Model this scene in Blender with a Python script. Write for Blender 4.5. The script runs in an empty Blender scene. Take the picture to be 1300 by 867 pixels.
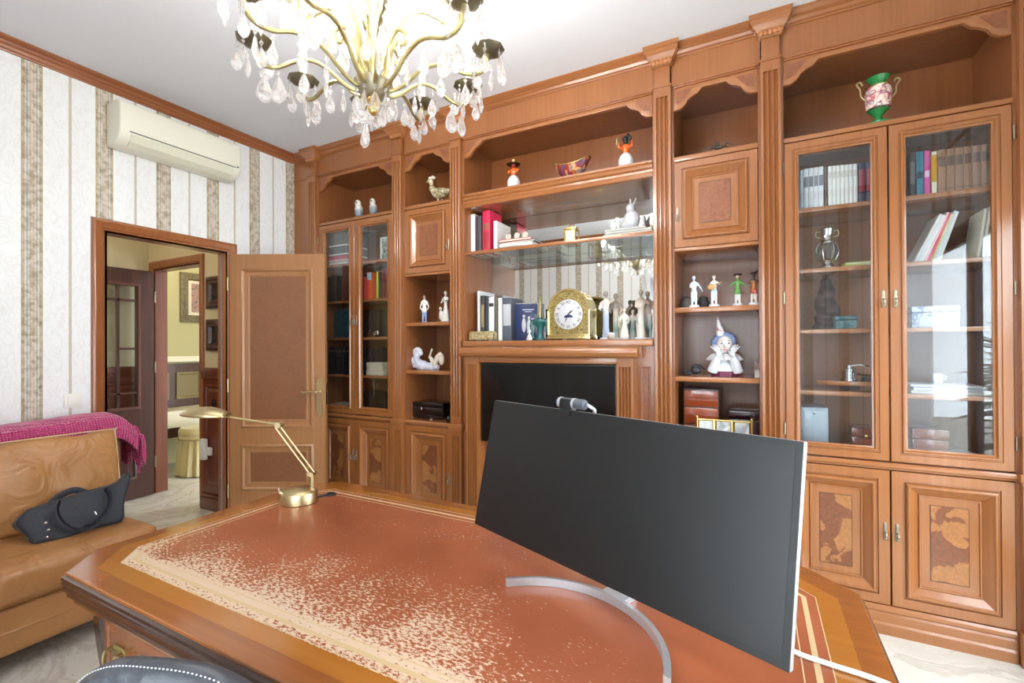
import bpy, bmesh, math, random
from mathutils import Vector, Matrix, noise
random.seed(7)
scn = bpy.context.scene
C = scn.collection
R = math.radians
sin, cos, pi = math.sin, math.cos, math.pi

# ------------------------------------------------------------------ camera
H_CAM = 1.34
F_PX, YAW, PITCH, ROLL, CY = 587.26, R(27.539), R(0.2396), R(-0.2594), 436.54
fwd = Vector((-sin(YAW)*cos(PITCH), cos(YAW)*cos(PITCH), sin(PITCH)))
r0 = Vector((cos(YAW), sin(YAW), 0)); u0 = r0.cross(fwd)
rgt = cos(ROLL)*r0 + sin(ROLL)*u0; upv = rgt.cross(fwd)
cd = bpy.data.cameras.new('camera'); cam = bpy.data.objects.new('camera', cd); C.objects.link(cam)
m = Matrix((rgt, upv, -fwd)).transposed().to_4x4(); m.translation = (0, 0, H_CAM); cam.matrix_world = m
cd.sensor_fit = 'HORIZONTAL'; cd.sensor_width = 36; cd.lens = F_PX/1300*36
cd.shift_y = (CY-433.5)/1300; cd.clip_start = .02
scn.camera = cam

def ray(px, py): return rgt*((px-650)/F_PX) - upv*((py-CY)/F_PX) + fwd
def onY(px, py, Y): d = ray(px, py); return d*(Y/d.y) + Vector((0, 0, H_CAM))
def onX(px, py, X): d = ray(px, py); return d*(X/d.x) + Vector((0, 0, H_CAM))
def onZ(px, py, z): d = ray(px, py); return d*((z-H_CAM)/d.z) + Vector((0, 0, H_CAM))

# ------------------------------------------------------------------ world, light, exposure
wd = bpy.data.worlds.new('world'); scn.world = wd; wd.use_nodes = True
bg = wd.node_tree.nodes['Background']; bg.inputs[0].default_value = (.86, .93, 1, 1); bg.inputs[1].default_value = 9.0
vs = scn.view_settings; vs.view_transform = 'Standard'; vs.look = 'None'; vs.gamma = 1; vs.use_curve_mapping = False; vs.exposure = 0.68
def portal(name, loc, rot, sx, sy):
    l = bpy.data.lights.new(name, 'AREA'); l.shape = 'RECTANGLE'; l.size = sx; l.size_y = sy
    l.cycles.is_portal = True
    o = bpy.data.objects.new(name, l); o.location = loc; o.rotation_euler = rot; C.objects.link(o)

# ------------------------------------------------------------------ materials
MT = {}
def s2l(c):
    return tuple(((v/255)/12.92 if v/255 <= .04045 else ((v/255+.055)/1.055)**2.4) for v in c)+(1,)
def new(name):
    mt = bpy.data.materials.new(name); mt.use_nodes = True; MT[name] = mt
    nt = mt.node_tree; return mt, nt, nt.nodes['Principled BSDF']
def node(nt, typ, **kw):
    n = nt.nodes.new(typ)
    for k, v in kw.items():
        if k.startswith('i_'):
            key = k[2:]; key = int(key) if key.isdigit() else key.replace('_', ' ')
            n.inputs[key].default_value = v
        else: setattr(n, k, v)
    return n
def plain(name, rgb, rough=.5, metal=0, emit=0, coat=0, trans=0, ior=1.5, bump=0, bscale=60, sheen=0, spec=.5):
    if name in MT: return MT[name]
    mt, nt, p = new(name)
    p.inputs['Base Color'].default_value = s2l(rgb); p.inputs['Roughness'].default_value = rough
    p.inputs['Metallic'].default_value = metal; p.inputs['Coat Weight'].default_value = coat
    p.inputs['Coat Roughness'].default_value = .08; p.inputs['Transmission Weight'].default_value = trans
    p.inputs['IOR'].default_value = ior; p.inputs['Sheen Weight'].default_value = sheen
    p.inputs['Specular IOR Level'].default_value = spec
    if emit:
        p.inputs['Emission Color'].default_value = s2l(rgb); p.inputs['Emission Strength'].default_value = emit
    if bump:
        t = node(nt, 'ShaderNodeTexCoord'); n = node(nt, 'ShaderNodeTexNoise', i_Scale=bscale, i_Detail=3.0)
        b = node(nt, 'ShaderNodeBump', i_Strength=bump, i_Distance=.004)
        nt.links.new(t.outputs['Object'], n.inputs['Vector']); nt.links.new(n.outputs[0], b.inputs['Height'])
        nt.links.new(b.outputs[0], p.inputs['Normal'])
    return mt
def ramp(nt, stops, interp='LINEAR'):
    r = nt.nodes.new('ShaderNodeValToRGB'); cr = r.color_ramp; cr.interpolation = interp
    while len(cr.elements) < len(stops): cr.elements.new(.5)
    for e, (p, c) in zip(cr.elements, stops): e.position = p; e.color = s2l(c)
    return r
def wood(name, dark, mid, light, axis='z', scale=1.0, rough=.32, coat=.35, burl=False):
    mt, nt, p = new(name); L = nt.links.new
    t = node(nt, 'ShaderNodeTexCoord'); mp = node(nt, 'ShaderNodeMapping')
    s = [44*scale]*3; k = {'x': 0, 'y': 1, 'z': 2}[axis]
    if not burl: s[k] = 1.3*scale
    else: s = [34*scale]*3
    mp.inputs['Scale'].default_value = s
    n = node(nt, 'ShaderNodeTexNoise', i_Scale=1.0, i_Detail=5.0, i_Roughness=.6, i_Distortion=(1.6 if burl else .35))
    n2 = node(nt, 'ShaderNodeTexNoise', i_Scale=3.0, i_Detail=2.0)
    L(t.outputs['Object'], mp.inputs[0]); L(mp.outputs[0], n.inputs['Vector']); L(t.outputs['Object'], n2.inputs['Vector'])
    r = ramp(nt, [(.28, dark), (.5, mid), (.74, light)])
    mx = node(nt, 'ShaderNodeMath', operation='MULTIPLY_ADD', i_1=.75); L(n.outputs[0], mx.inputs[0])
    m2 = node(nt, 'ShaderNodeMath', operation='MULTIPLY', i_1=.25); L(n2.outputs[0], m2.inputs[0]); L(m2.outputs[0], mx.inputs[2])
    L(mx.outputs[0], r.inputs[0]); L(r.outputs[0], p.inputs['Base Color'])
    p.inputs['Roughness'].default_value = rough; p.inputs['Coat Weight'].default_value = coat; p.inputs['Coat Roughness'].default_value = .12
    return mt
W_CH = wood('cherry_wood', (142, 87, 45), (153, 95, 51), (163, 104, 58), rough=.24, coat=.7)
W_CHX = wood('cherry_wood_cross', (144, 89, 46), (155, 97, 53), (165, 106, 60), 'x', rough=.24, coat=.7)
W_IN = wood('cherry_interior', (130, 78, 43), (142, 87, 49), (152, 96, 56))
W_BURL = wood('burl_veneer', (112, 62, 36), (138, 82, 50), (156, 98, 62), burl=True, rough=.35)
W_DOOR = wood('door_oak', (152, 106, 66), (162, 114, 74), (172, 122, 82), rough=.34)
W_DBURL = wood('door_burl', (122, 80, 54), (132, 88, 60), (141, 96, 68), burl=True, scale=.8)
W_FRAME = wood('frame_wood', (140, 82, 44), (152, 92, 51), (163, 102, 59), rough=.28)
W_FRX = wood('frame_wood_cross', (140, 84, 45), (152, 94, 51), (163, 104, 58), 'x', rough=.28)
W_DESKP = wood('desk_pedestal_wood', (112, 62, 34), (128, 72, 40), (140, 82, 48), 'x', rough=.25, coat=.5)
W_FRY = wood('crown_wood', (134, 78, 46), (148, 88, 53), (160, 100, 62), 'y', rough=.28)
W_DARK = wood('dark_walnut', (52, 30, 26), (70, 42, 36), (84, 52, 44), rough=.3)
W_HALL = wood('hall_mahogany', (86, 40, 24), (112, 56, 34), (130, 68, 42), rough=.35)
W_DESK = wood('desk_wood', (132, 74, 30), (144, 82, 34), (154, 90, 40), 'x', rough=.16, coat=.8)
W_DESKB = wood('desk_band', (158, 96, 32), (166, 102, 36), (174, 110, 42), 'x', rough=.16, coat=.8)
W_DESKD = wood('desk_dark', (40, 19, 14), (56, 29, 20), (72, 40, 28), 'x', rough=.22, coat=.6)
W_MAH = wood('mahogany_box', (96, 38, 18), (134, 60, 30), (160, 80, 42), 'x', rough=.12, coat=.9)

def marquetry():
    mt, nt, p = new('map_marquetry'); L = nt.links.new
    t = node(nt, 'ShaderNodeTexCoord')
    n = node(nt, 'ShaderNodeTexNoise', i_Scale=6.5, i_Detail=3.0, i_Distortion=.8)
    n2 = node(nt, 'ShaderNodeTexNoise', i_Scale=60.0, i_Detail=4.0, i_Distortion=1.2)
    L(t.outputs['Object'], n.inputs['Vector']); L(t.outputs['Object'], n2.inputs['Vector'])
    r = ramp(nt, [(0, (166, 106, 58)), (.5, (172, 114, 64)), (.508, (130, 76, 45)), (1, (122, 70, 42))])
    r2 = ramp(nt, [(.3, (190, 190, 190)), (.7, (255, 255, 255))])
    mx = node(nt, 'ShaderNodeMix', data_type='RGBA', blend_type='MULTIPLY'); mx.inputs[0].default_value = .7
    L(n.outputs[0], r.inputs[0]); L(n2.outputs[0], r2.inputs[0]); L(r.outputs[0], mx.inputs[6]); L(r2.outputs[0], mx.inputs[7])
    L(mx.outputs[2], p.inputs['Base Color']); p.inputs['Roughness'].default_value = .3; p.inputs['Coat Weight'].default_value = .3
    return mt
W_MAP = marquetry()

def wallpaper(name, axis, c0):
    mt, nt, p = new(name); L = nt.links.new; PER = .3234
    t = node(nt, 'ShaderNodeTexCoord'); sx = node(nt, 'ShaderNodeSeparateXYZ'); L(t.outputs['Object'], sx.inputs[0])
    a = node(nt, 'ShaderNodeMath', operation='SUBTRACT', i_1=c0); L(sx.outputs[axis], a.inputs[0])
    pp = node(nt, 'ShaderNodeMath', operation='PINGPONG', i_1=PER/2); L(a.outputs[0], pp.inputs[0])
    d = node(nt, 'ShaderNodeMath', operation='DIVIDE', i_1=PER/2); L(pp.outputs[0], d.inputs[0])
    wht = (236, 238, 238)
    r = ramp(nt, [(0, (214, 196, 176)), (.035, (196, 186, 168)), (.06, (206, 208, 204)), (.10, (190, 176, 154)), (.135, (204, 208, 206)),
                  (.19, (180, 166, 140)), (.215, (214, 192, 148)), (.245, (150, 136, 104)), (.265, wht), (.962, wht), (.963, (170, 158, 140)), (.978, (206, 196, 176))], 'CONSTANT')
    L(d.outputs[0], r.inputs[0])
    mp = node(nt, 'ShaderNodeMapping'); mp.inputs['Scale'].default_value = (14, 14, 7); L(t.outputs['Object'], mp.inputs[0])
    nz = node(nt, 'ShaderNodeTexNoise', i_Scale=1.0, i_Detail=4.0, i_Distortion=2.5); L(mp.outputs[0], nz.inputs['Vector'])
    r2 = ramp(nt, [(.44, (255, 255, 255)), (.50, (226, 220, 206)), (.56, (255, 255, 255))]); L(nz.outputs[0], r2.inputs[0])
    wv = node(nt, 'ShaderNodeTexNoise', i_Scale=38.0, i_Detail=2.0); L(t.outputs['Object'], wv.inputs['Vector'])
    r3 = ramp(nt, [(.3, (200, 190, 172)), (.6, (255, 255, 255))]); L(wv.outputs[0], r3.inputs[0])
    lt = node(nt, 'ShaderNodeMath', operation='LESS_THAN', i_1=.265); L(d.outputs[0], lt.inputs[0])
    m1 = node(nt, 'ShaderNodeMix', data_type='RGBA', blend_type='MULTIPLY'); m1.inputs[0].default_value = .28
    L(r.outputs[0], m1.inputs[6]); L(r2.outputs[0], m1.inputs[7])
    m2 = node(nt, 'ShaderNodeMix', data_type='RGBA', blend_type='MULTIPLY'); L(lt.outputs[0], m2.inputs[0])
    L(m1.outputs[2], m2.inputs[6]); L(r3.outputs[0], m2.inputs[7]); L(m2.outputs[2], p.inputs['Base Color'])
    p.inputs['Roughness'].default_value = .6
    return mt
WP_L = wallpaper('striped_wallpaper_y', 1, 1.043)
WP_B = wallpaper('striped_wallpaper_x', 0, -3.02)

def marble():
    mt, nt, p = new('cream_marble'); L = nt.links.new
    t = node(nt, 'ShaderNodeTexCoord')
    n = node(nt, 'ShaderNodeTexNoise', i_Scale=2.2, i_Detail=8.0, i_Roughness=.62, i_Distortion=1.8); L(t.outputs['Object'], n.inputs['Vector'])
    r = ramp(nt, [(.3, (202, 196, 184)), (.47, (212, 208, 198)), (.52, (190, 183, 170)), (.58, (213, 210, 202)), (.75, (220, 218, 213))])
    L(n.outputs[0], r.inputs[0]); L(r.outputs[0], p.inputs['Base Color']); p.inputs['Roughness'].default_value = .22
    return mt
M_FLOOR = marble()
M_CEIL = plain('ceiling_paint', (226, 230, 236), .8)
M_CREAM = plain('cream_wall_paint', (206, 194, 158), .7)
M_OLIVE = plain('olive_wall_paint', (178, 170, 124), .7)
M_WHITE = plain('white_plastic', (236, 235, 226), .35)
M_ACW = plain('ivory_plastic', (232, 231, 214), .32)
M_BRASS = plain('brass', (216, 188, 118), .22, 1)
M_BRASSB = plain('brushed_brass', (202, 184, 140), .32, 1)
M_ABRASS = plain('aged_brass', (176, 164, 118), .35, 1)
M_PAN = plain('dark_bronze', (128, 122, 100), .4, .9)
M_PEWT = plain('antique_silver', (158, 149, 128), .35, .9)
M_SIL = plain('polished_silver', (214, 212, 206), .16, 1)
M_CHROME = plain('chrome', (220, 222, 226), .08, 1)
M_ALU = plain('aluminium', (200, 202, 206), .36, .7)
M_BLACK = plain('black_plastic', (14, 14, 16), .4)
M_SCREEN = plain('matte_screen', (11, 12, 14), .36, spec=.55)
M_TV = plain('glossy_tv_screen', (7, 8, 11), .12)
M_PORC = plain('white_porcelain', (212, 214, 218), .18, coat=.3)
M_PORCB = plain('blue_porcelain', (150, 170, 206), .2, coat=.3)
M_PAPER = plain('paper_edges', (228, 222, 206), .8)
M_BULB = plain('lit_candle_bulb', (252, 249, 246), .3, emit=240)
M_CANDLE = plain('candle_sleeve', (246, 244, 238), .4)
M_SHADEW = plain('satin_white', (245, 244, 240), .5)

def crystal():
    mt, nt, p = new('cut_crystal'); L = nt.links.new
    nt.nodes.remove(p); out = nt.nodes['Material Output']
    g = node(nt, 'ShaderNodeBsdfGlass', i_IOR=1.55, i_Roughness=0.0); tr = node(nt, 'ShaderNodeBsdfTransparent')
    g.inputs[0].default_value = (1, 1, 1, 1); mx = node(nt, 'ShaderNodeMixShader', i_0=.3)
    tl = node(nt, 'ShaderNodeBsdfTranslucent'); tl.inputs[0].default_value = (1, 1, 1, 1); m2 = node(nt, 'ShaderNodeMixShader', i_0=.22)
    L(g.outputs[0], mx.inputs[1]); L(tr.outputs[0], mx.inputs[2]); L(mx.outputs[0], m2.inputs[1]); L(tl.outputs[0], m2.inputs[2]); L(m2.outputs[0], out.inputs[0]); return mt
M_CRYS = crystal()
def pane(name, tint=(1, 1, 1), refl=1.0, rough=0.0):
    mt, nt, p = new(name); L = nt.links.new; nt.nodes.remove(p); out = nt.nodes['Material Output']
    g = node(nt, 'ShaderNodeBsdfGlossy', i_Roughness=rough); tr = node(nt, 'ShaderNodeBsdfTransparent'); tr.inputs[0].default_value = (*tint, 1)
    gm = node(nt, 'ShaderNodeNewGeometry'); io = node(nt, 'ShaderNodeMapRange', i_3=1.5, i_4=1/1.5); L(gm.outputs['Backfacing'], io.inputs[0])   # same reflectance on both faces
    fr = node(nt, 'ShaderNodeFresnel'); L(io.outputs[0], fr.inputs['IOR']); mm = node(nt, 'ShaderNodeMath', operation='MULTIPLY', i_1=refl, use_clamp=True)
    mx = node(nt, 'ShaderNodeMixShader'); L(fr.outputs[0], mm.inputs[0]); L(mm.outputs[0], mx.inputs[0])
    L(tr.outputs[0], mx.inputs[1]); L(g.outputs[0], mx.inputs[2]); L(mx.outputs[0], out.inputs[0]); return mt
M_PANE = pane('cabinet_glass', (.95, .97, .98), 1.5)
M_WPANE = pane('window_glass', (.96, .98, .98), 1.0)
M_SHELFG = pane('shelf_glass', (.9, .95, .93), 1.1)
M_MIRROR = plain('mirror_silvering', (226, 228, 226), .02, 1)
def sheer():
    mt, nt, p = new('sheer_curtain'); L = nt.links.new; nt.nodes.remove(p); out = nt.nodes['Material Output']
    d = node(nt, 'ShaderNodeBsdfDiffuse'); d.inputs[0].default_value = (.9, .9, .92, 1)
    tl = node(nt, 'ShaderNodeBsdfTranslucent'); tl.inputs[0].default_value = (.9, .92, .95, 1)
    tr = node(nt, 'ShaderNodeBsdfTransparent')
    a = node(nt, 'ShaderNodeMixShader', i_0=.55); b = node(nt, 'ShaderNodeMixShader', i_0=.42)
    L(d.outputs[0], a.inputs[1]); L(tl.outputs[0], a.inputs[2]); L(a.outputs[0], b.inputs[1]); L(tr.outputs[0], b.inputs[2]); L(b.outputs[0], out.inputs[0]); return mt
M_SHEER = sheer()
def leather_sofa(name, c1, c2, rough=.38):
    mt, nt, p = new(name); L = nt.links.new; t = node(nt, 'ShaderNodeTexCoord')
    n = node(nt, 'ShaderNodeTexNoise', i_Scale=3.0, i_Detail=5.0); v = node(nt, 'ShaderNodeTexVoronoi', i_Scale=260.0)
    w = node(nt, 'ShaderNodeTexNoise', i_Scale=5.5, i_Detail=2.0, i_Distortion=2.2)
    for q in (n, v, w): L(t.outputs['Object'], q.inputs['Vector'])
    r = ramp(nt, [(.3, c1), (.7, c2)]); L(n.outputs[0], r.inputs[0]); L(r.outputs[0], p.inputs['Base Color'])
    b = node(nt, 'ShaderNodeBump', i_Strength=.12, i_Distance=.002); L(v.outputs[0], b.inputs['Height'])
    b2 = node(nt, 'ShaderNodeBump', i_Strength=.6, i_Distance=.02); L(w.outputs[0], b2.inputs['Height']); L(b.outputs[0], b2.inputs['Normal'])
    L(b2.outputs[0], p.inputs['Normal']); p.inputs['Roughness'].default_value = rough; return mt
M_SOFA = leather_sofa('tan_leather', (158, 108, 62), (180, 130, 80))
M_CHAIR = leather_sofa('charcoal_leather', (56, 58, 64), (76, 78, 84))
def desk_leather():
    mt, nt, p = new('worn_desk_leather'); L = nt.links.new; t = node(nt, 'ShaderNodeTexCoord')
    sp = node(nt, 'ShaderNodeSeparateXYZ'); L(t.outputs['Object'], sp.inputs[0])   # desk-local: x 0 centre, y 0 centre
    n = node(nt, 'ShaderNodeTexNoise', i_Scale=4.0, i_Detail=5.0); L(t.outputs['Object'], n.inputs['Vector'])
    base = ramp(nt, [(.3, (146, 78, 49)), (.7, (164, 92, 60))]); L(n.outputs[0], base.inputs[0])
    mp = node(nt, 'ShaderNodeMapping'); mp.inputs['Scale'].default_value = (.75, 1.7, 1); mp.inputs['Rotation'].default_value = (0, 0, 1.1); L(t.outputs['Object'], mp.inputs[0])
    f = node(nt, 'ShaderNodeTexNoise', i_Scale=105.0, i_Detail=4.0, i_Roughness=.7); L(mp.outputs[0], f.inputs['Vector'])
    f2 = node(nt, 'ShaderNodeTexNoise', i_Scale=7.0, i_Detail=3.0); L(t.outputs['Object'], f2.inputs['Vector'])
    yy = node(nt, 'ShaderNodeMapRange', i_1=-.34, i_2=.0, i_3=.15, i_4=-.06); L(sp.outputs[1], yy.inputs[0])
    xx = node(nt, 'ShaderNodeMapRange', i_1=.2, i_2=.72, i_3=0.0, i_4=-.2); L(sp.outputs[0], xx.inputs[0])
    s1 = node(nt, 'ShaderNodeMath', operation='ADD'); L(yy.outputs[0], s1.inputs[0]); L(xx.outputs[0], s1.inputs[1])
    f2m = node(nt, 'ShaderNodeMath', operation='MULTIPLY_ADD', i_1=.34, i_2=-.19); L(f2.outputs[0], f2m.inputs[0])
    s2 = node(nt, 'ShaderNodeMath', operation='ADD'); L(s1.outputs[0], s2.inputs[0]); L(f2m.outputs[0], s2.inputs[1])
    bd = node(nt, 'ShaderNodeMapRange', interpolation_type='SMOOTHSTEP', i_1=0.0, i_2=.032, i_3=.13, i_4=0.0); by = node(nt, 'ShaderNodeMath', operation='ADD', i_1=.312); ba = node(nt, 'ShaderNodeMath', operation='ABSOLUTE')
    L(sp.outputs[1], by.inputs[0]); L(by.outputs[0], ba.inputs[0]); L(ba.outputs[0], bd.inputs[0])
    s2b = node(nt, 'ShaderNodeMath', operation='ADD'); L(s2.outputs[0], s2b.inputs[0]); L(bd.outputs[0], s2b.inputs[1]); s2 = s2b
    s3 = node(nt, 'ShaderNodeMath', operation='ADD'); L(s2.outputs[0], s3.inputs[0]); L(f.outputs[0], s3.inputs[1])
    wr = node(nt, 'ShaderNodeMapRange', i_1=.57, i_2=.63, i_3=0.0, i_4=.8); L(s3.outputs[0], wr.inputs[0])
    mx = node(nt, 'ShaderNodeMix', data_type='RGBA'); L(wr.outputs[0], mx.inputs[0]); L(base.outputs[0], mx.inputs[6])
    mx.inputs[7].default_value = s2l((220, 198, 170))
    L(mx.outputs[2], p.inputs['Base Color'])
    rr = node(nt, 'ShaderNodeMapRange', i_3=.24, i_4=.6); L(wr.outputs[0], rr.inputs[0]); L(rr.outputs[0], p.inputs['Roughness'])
    return mt
M_DLEA = desk_leather()
M_GOLDT = plain('gold_tooling', (198, 168, 124), .5, bump=.3, bscale=220)

def zramp(name, stops, rough=.22, h=1.0):
    """porcelain / glaze whose colour changes with height (object z divided by h)"""
    if name in MT: return MT[name]
    mt, nt, p = new(name); L = nt.links.new; t = node(nt, 'ShaderNodeTexCoord'); sp = node(nt, 'ShaderNodeSeparateXYZ'); L(t.outputs['Object'], sp.inputs[0])
    nz = node(nt, 'ShaderNodeTexNoise', i_Scale=40.0); L(t.outputs['Object'], nz.inputs['Vector'])
    d = node(nt, 'ShaderNodeMath', operation='DIVIDE', i_1=h); L(sp.outputs[2], d.inputs[0])
    a = node(nt, 'ShaderNodeMath', operation='MULTIPLY_ADD', i_1=.05, i_2=-.025); L(nz.outputs[0], a.inputs[0])
    s = node(nt, 'ShaderNodeMath', operation='ADD'); L(d.outputs[0], s.inputs[0]); L(a.outputs[0], s.inputs[1])
    r = ramp(nt, stops); L(s.outputs[0], r.inputs[0]); L(r.outputs[0], p.inputs['Base Color']); p.inputs['Roughness'].default_value = rough
    p.inputs['Coat Weight'].default_value = .3; return mt
def mottled(name, stops, scale=30, rough=.3, metal=0):
    if name in MT: return MT[name]
    mt, nt, p = new(name); L = nt.links.new; t = node(nt, 'ShaderNodeTexCoord')
    n = node(nt, 'ShaderNodeTexNoise', i_Scale=float(scale), i_Detail=3.0, i_Distortion=1.0); L(t.outputs['Object'], n.inputs['Vector'])
    r = ramp(nt, stops); L(n.outputs[0], r.inputs[0]); L(r.outputs[0], p.inputs['Base Color'])
    p.inputs['Roughness'].default_value = rough; p.inputs['Metallic'].default_value = metal; return mt

# ------------------------------------------------------------------ mesh helpers
OFF = {}
def tag(o, label=None, cat=None, group=None, kind=None):
    if label: o['label'] = label
    if cat: o['category'] = cat
    if group: o['group'] = group
    if kind: o['kind'] = kind
    return o
def thing(name, label, cat, loc=(0, 0, 0), rz=0, group=None, local=False):
    o = bpy.data.objects.new(name, None); o.empty_display_size = .05; C.objects.link(o); o.location = loc; o.rotation_euler = (0, 0, rz)
    OFF[o.name] = Vector((0, 0, 0)) if (local or rz) else Vector(loc)
    return tag(o, label, cat, group)
class MB:
    def __init__(s): s.v = []; s.f = []
    def add(s, vs, fs, mtx=None):
        b = len(s.v); s.v += [(mtx @ Vector(p)) if mtx else Vector(p) for p in vs]; s.f += [tuple(i+b for i in f) for f in fs]; return s
    def box(s, x0, x1, y0, y1, z0, z1, mtx=None):
        return s.add([(x0, y0, z0), (x1, y0, z0), (x1, y1, z0), (x0, y1, z0), (x0, y0, z1), (x1, y0, z1), (x1, y1, z1), (x0, y1, z1)],
                     [(0, 3, 2, 1), (4, 5, 6, 7), (0, 1, 5, 4), (1, 2, 6, 5), (2, 3, 7, 6), (3, 0, 4, 7)], mtx)
    def cbox(s, c, d, mtx=None): return s.box(c[0]-d[0]/2, c[0]+d[0]/2, c[1]-d[1]/2, c[1]+d[1]/2, c[2]-d[2]/2, c[2]+d[2]/2, mtx)
    def loft(s, loops, cap0=True, cap1=True, closed=True, mtx=None):
        n = len(loops[0]); vs = [p for l in loops for p in l]; fs = []
        for i in range(len(loops)-1):
            for j in range(n if closed else n-1):
                k = (j+1) % n; fs.append((i*n+j, i*n+k, (i+1)*n+k, (i+1)*n+j))
        if cap0: fs.append(tuple(range(n-1, -1, -1)))
        if cap1: fs.append(tuple((len(loops)-1)*n+j for j in range(n)))
        return s.add(vs, fs, mtx)
    def prism(s, poly, axis, a, b, mtx=None):
        f = {'x': lambda p, t: (t, p[0], p[1]), 'y': lambda p, t: (p[0], t, p[1]), 'z': lambda p, t: (p[0], p[1], t)}[axis]
        return s.loft([[f(p, a) for p in poly], [f(p, b) for p in poly]], mtx=mtx)
    def lathe(s, prof, n=20, c=(0, 0, 0), mtx=None, sx=1, sy=1):
        return s.loft([[(c[0]+r*sx*cos(2*pi*j/n), c[1]+r*sy*sin(2*pi*j/n), c[2]+z) for j in range(n)] for r, z in prof], mtx=mtx)
    def ell(s, c, r, n=14, mtx=None):
        if not hasattr(r, '__len__'): r = (r, r, r)
        k = max(6, n//2)
        return s.loft([[(c[0]+r[0]*max(.02, sin(pi*i/k))*cos(2*pi*j/n), c[1]+r[1]*max(.02, sin(pi*i/k))*sin(2*pi*j/n), c[2]-r[2]*cos(pi*i/k)) for j in range(n)] for i in range(k+1)], mtx=mtx)
    def tube(s, pts, rad, n=8, mtx=None, flat=1.0, caps=True):
        pts = [Vector(p) for p in pts]; N = len(pts)
        if not hasattr(rad, '__len__'): rad = [rad]*N
        loops = []; prev = None
        for i, p in enumerate(pts):
            t = (pts[min(i+1, N-1)]-pts[max(i-1, 0)]).normalized()
            if prev is None:
                a = Vector((0, 0, 1)) if abs(t.z) < .9 else Vector((1, 0, 0)); x = t.cross(a).normalized()
            else: x = (prev-t*prev.dot(t)).normalized()
            prev = x; y = t.cross(x)
            loops.append([p+x*rad[i]*cos(2*pi*j/n)+y*rad[i]*flat*sin(2*pi*j/n) for j in range(n)])
        return s.loft(loops, caps, caps, mtx=mtx)
    def rings(s, x0, x1, z0, z1, prof, center=True, mtx=None):
        """nested rectangle profile in the xz plane: prof = [(inset, y)]"""
        loops = [[(x0+i, y, z0+i), (x1-i, y, z0+i), (x1-i, y, z1-i), (x0+i, y, z1-i)] for i, y in prof]
        return s.loft(loops, False, center, mtx=mtx)
    def build(s, name, mat, parent=None, smooth=None, bevel=0, remesh=0, sub=0, seg=2, world=False):
        me = bpy.data.meshes.new(name); off = Vector((0, 0, 0))
        if parent is not None: off = OFF.get(parent.name, off)
        me.from_pydata([tuple(p-off) for p in s.v], [], s.f)
        bm = bmesh.new(); bm.from_mesh(me)
        if bevel:
            bmesh.ops.remove_doubles(bm, verts=bm.verts, dist=1e-6)
            es = [e for e in bm.edges if len(e.link_faces) == 2 and e.calc_face_angle(0) > .6]
            bmesh.ops.bevel(bm, geom=es, offset=bevel, segments=seg, affect='EDGES', clamp_overlap=True, profile=.6)
        bmesh.ops.recalc_face_normals(bm, faces=bm.faces); bm.to_mesh(me); bm.free()
        me.materials.append(mat)
        o = bpy.data.objects.new(name, me); C.objects.link(o)
        if smooth is None: smooth = bool(bevel)
        if smooth:
            me.polygons.foreach_set('use_smooth', [True]*len(me.polygons))
            if not remesh: me.set_sharp_from_angle(angle=R(38))
        if parent is not None: o.parent = parent; OFF[o.name] = off
        if remesh:
            d = o.modifiers.new('r', 'REMESH'); d.mode = 'VOXEL'; d.voxel_size = remesh; d.use_smooth_shade = True
            d = o.modifiers.new('s', 'SMOOTH'); d.iterations = 3; d.factor = .5
        if sub: d = o.modifiers.new('s', 'SUBSURF'); d.levels = sub; d.render_levels = sub
        return o
def root(o, loc):
    """move a top-level mesh's origin to loc (its base)"""
    loc = Vector(loc); o.data.transform(Matrix.Translation(-loc)); o.location = loc; OFF[o.name] = loc; return o
def copyto(o, parent, dloc=(0, 0, 0), rot=None):
    c = o.copy(); C.objects.link(c); c.parent = parent; c.location = Vector(dloc)
    if rot: c.rotation_euler = rot
    return c
def struct(o): return tag(o, kind='structure')
def spline(pts, n=8):
    P = [Vector(p) for p in pts]; P = [2*P[0]-P[1]]+P+[2*P[-1]-P[-2]]; out = []
    for i in range(1, len(P)-2):
        for k in range(n):
            t = k/n; a, b, c, d = P[i-1], P[i], P[i+1], P[i+2]
            out.append(.5*((2*b)+(c-a)*t+(2*a-5*b+4*c-d)*t*t+(3*b-a-3*c+d)*t**3))
    return out+[P[-2]]
def softbox(h, r, n=14, puff=(0, 0, 0), nz=0, nscale=4, seed=0, warp=None):
    """rounded, puffed cushion-like box about its centre; h = half sizes"""
    mb = MB(); h = Vector(h)
    for ax in range(3):
        for sg in (-1, 1):
            vs = []; fs = []; a, b = (ax+1) % 3, (ax+2) % 3
            for i in range(n+1):
                for j in range(n+1):
                    p = [0, 0, 0]; p[ax] = sg
                    p[a] = math.tanh(1.6*(2*i/n-1))/math.tanh(1.6); p[b] = math.tanh(1.6*(2*j/n-1))/math.tanh(1.6)
                    q = Vector((p[0]*h.x, p[1]*h.y, p[2]*h.z)); cl = Vector([max(-(h[k]-r), min(h[k]-r, q[k])) for k in range(3)])
                    d = q-cl
                    if d.length > 0: q = cl+d.normalized()*r
                    for k in range(3):
                        o1, o2 = (k+1) % 3, (k+2) % 3
                        q[k] += p[k]*puff[k]*(1-p[o1]**2)*(1-p[o2]**2)
                    if nz:
                        e = noise.noise_vector(q*nscale+Vector((seed*7.3, seed*3.1, 0))); q += e*nz
                    if warp: q = warp(q)
                    vs.append(q)
            for i in range(n):
                for j in range(n):
                    f = (i*(n+1)+j, (i+1)*(n+1)+j, (i+1)*(n+1)+j+1, i*(n+1)+j+1)
                    fs.append(f if sg > 0 else f[::-1])
            mb.add(vs, fs)
    return mb
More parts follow.
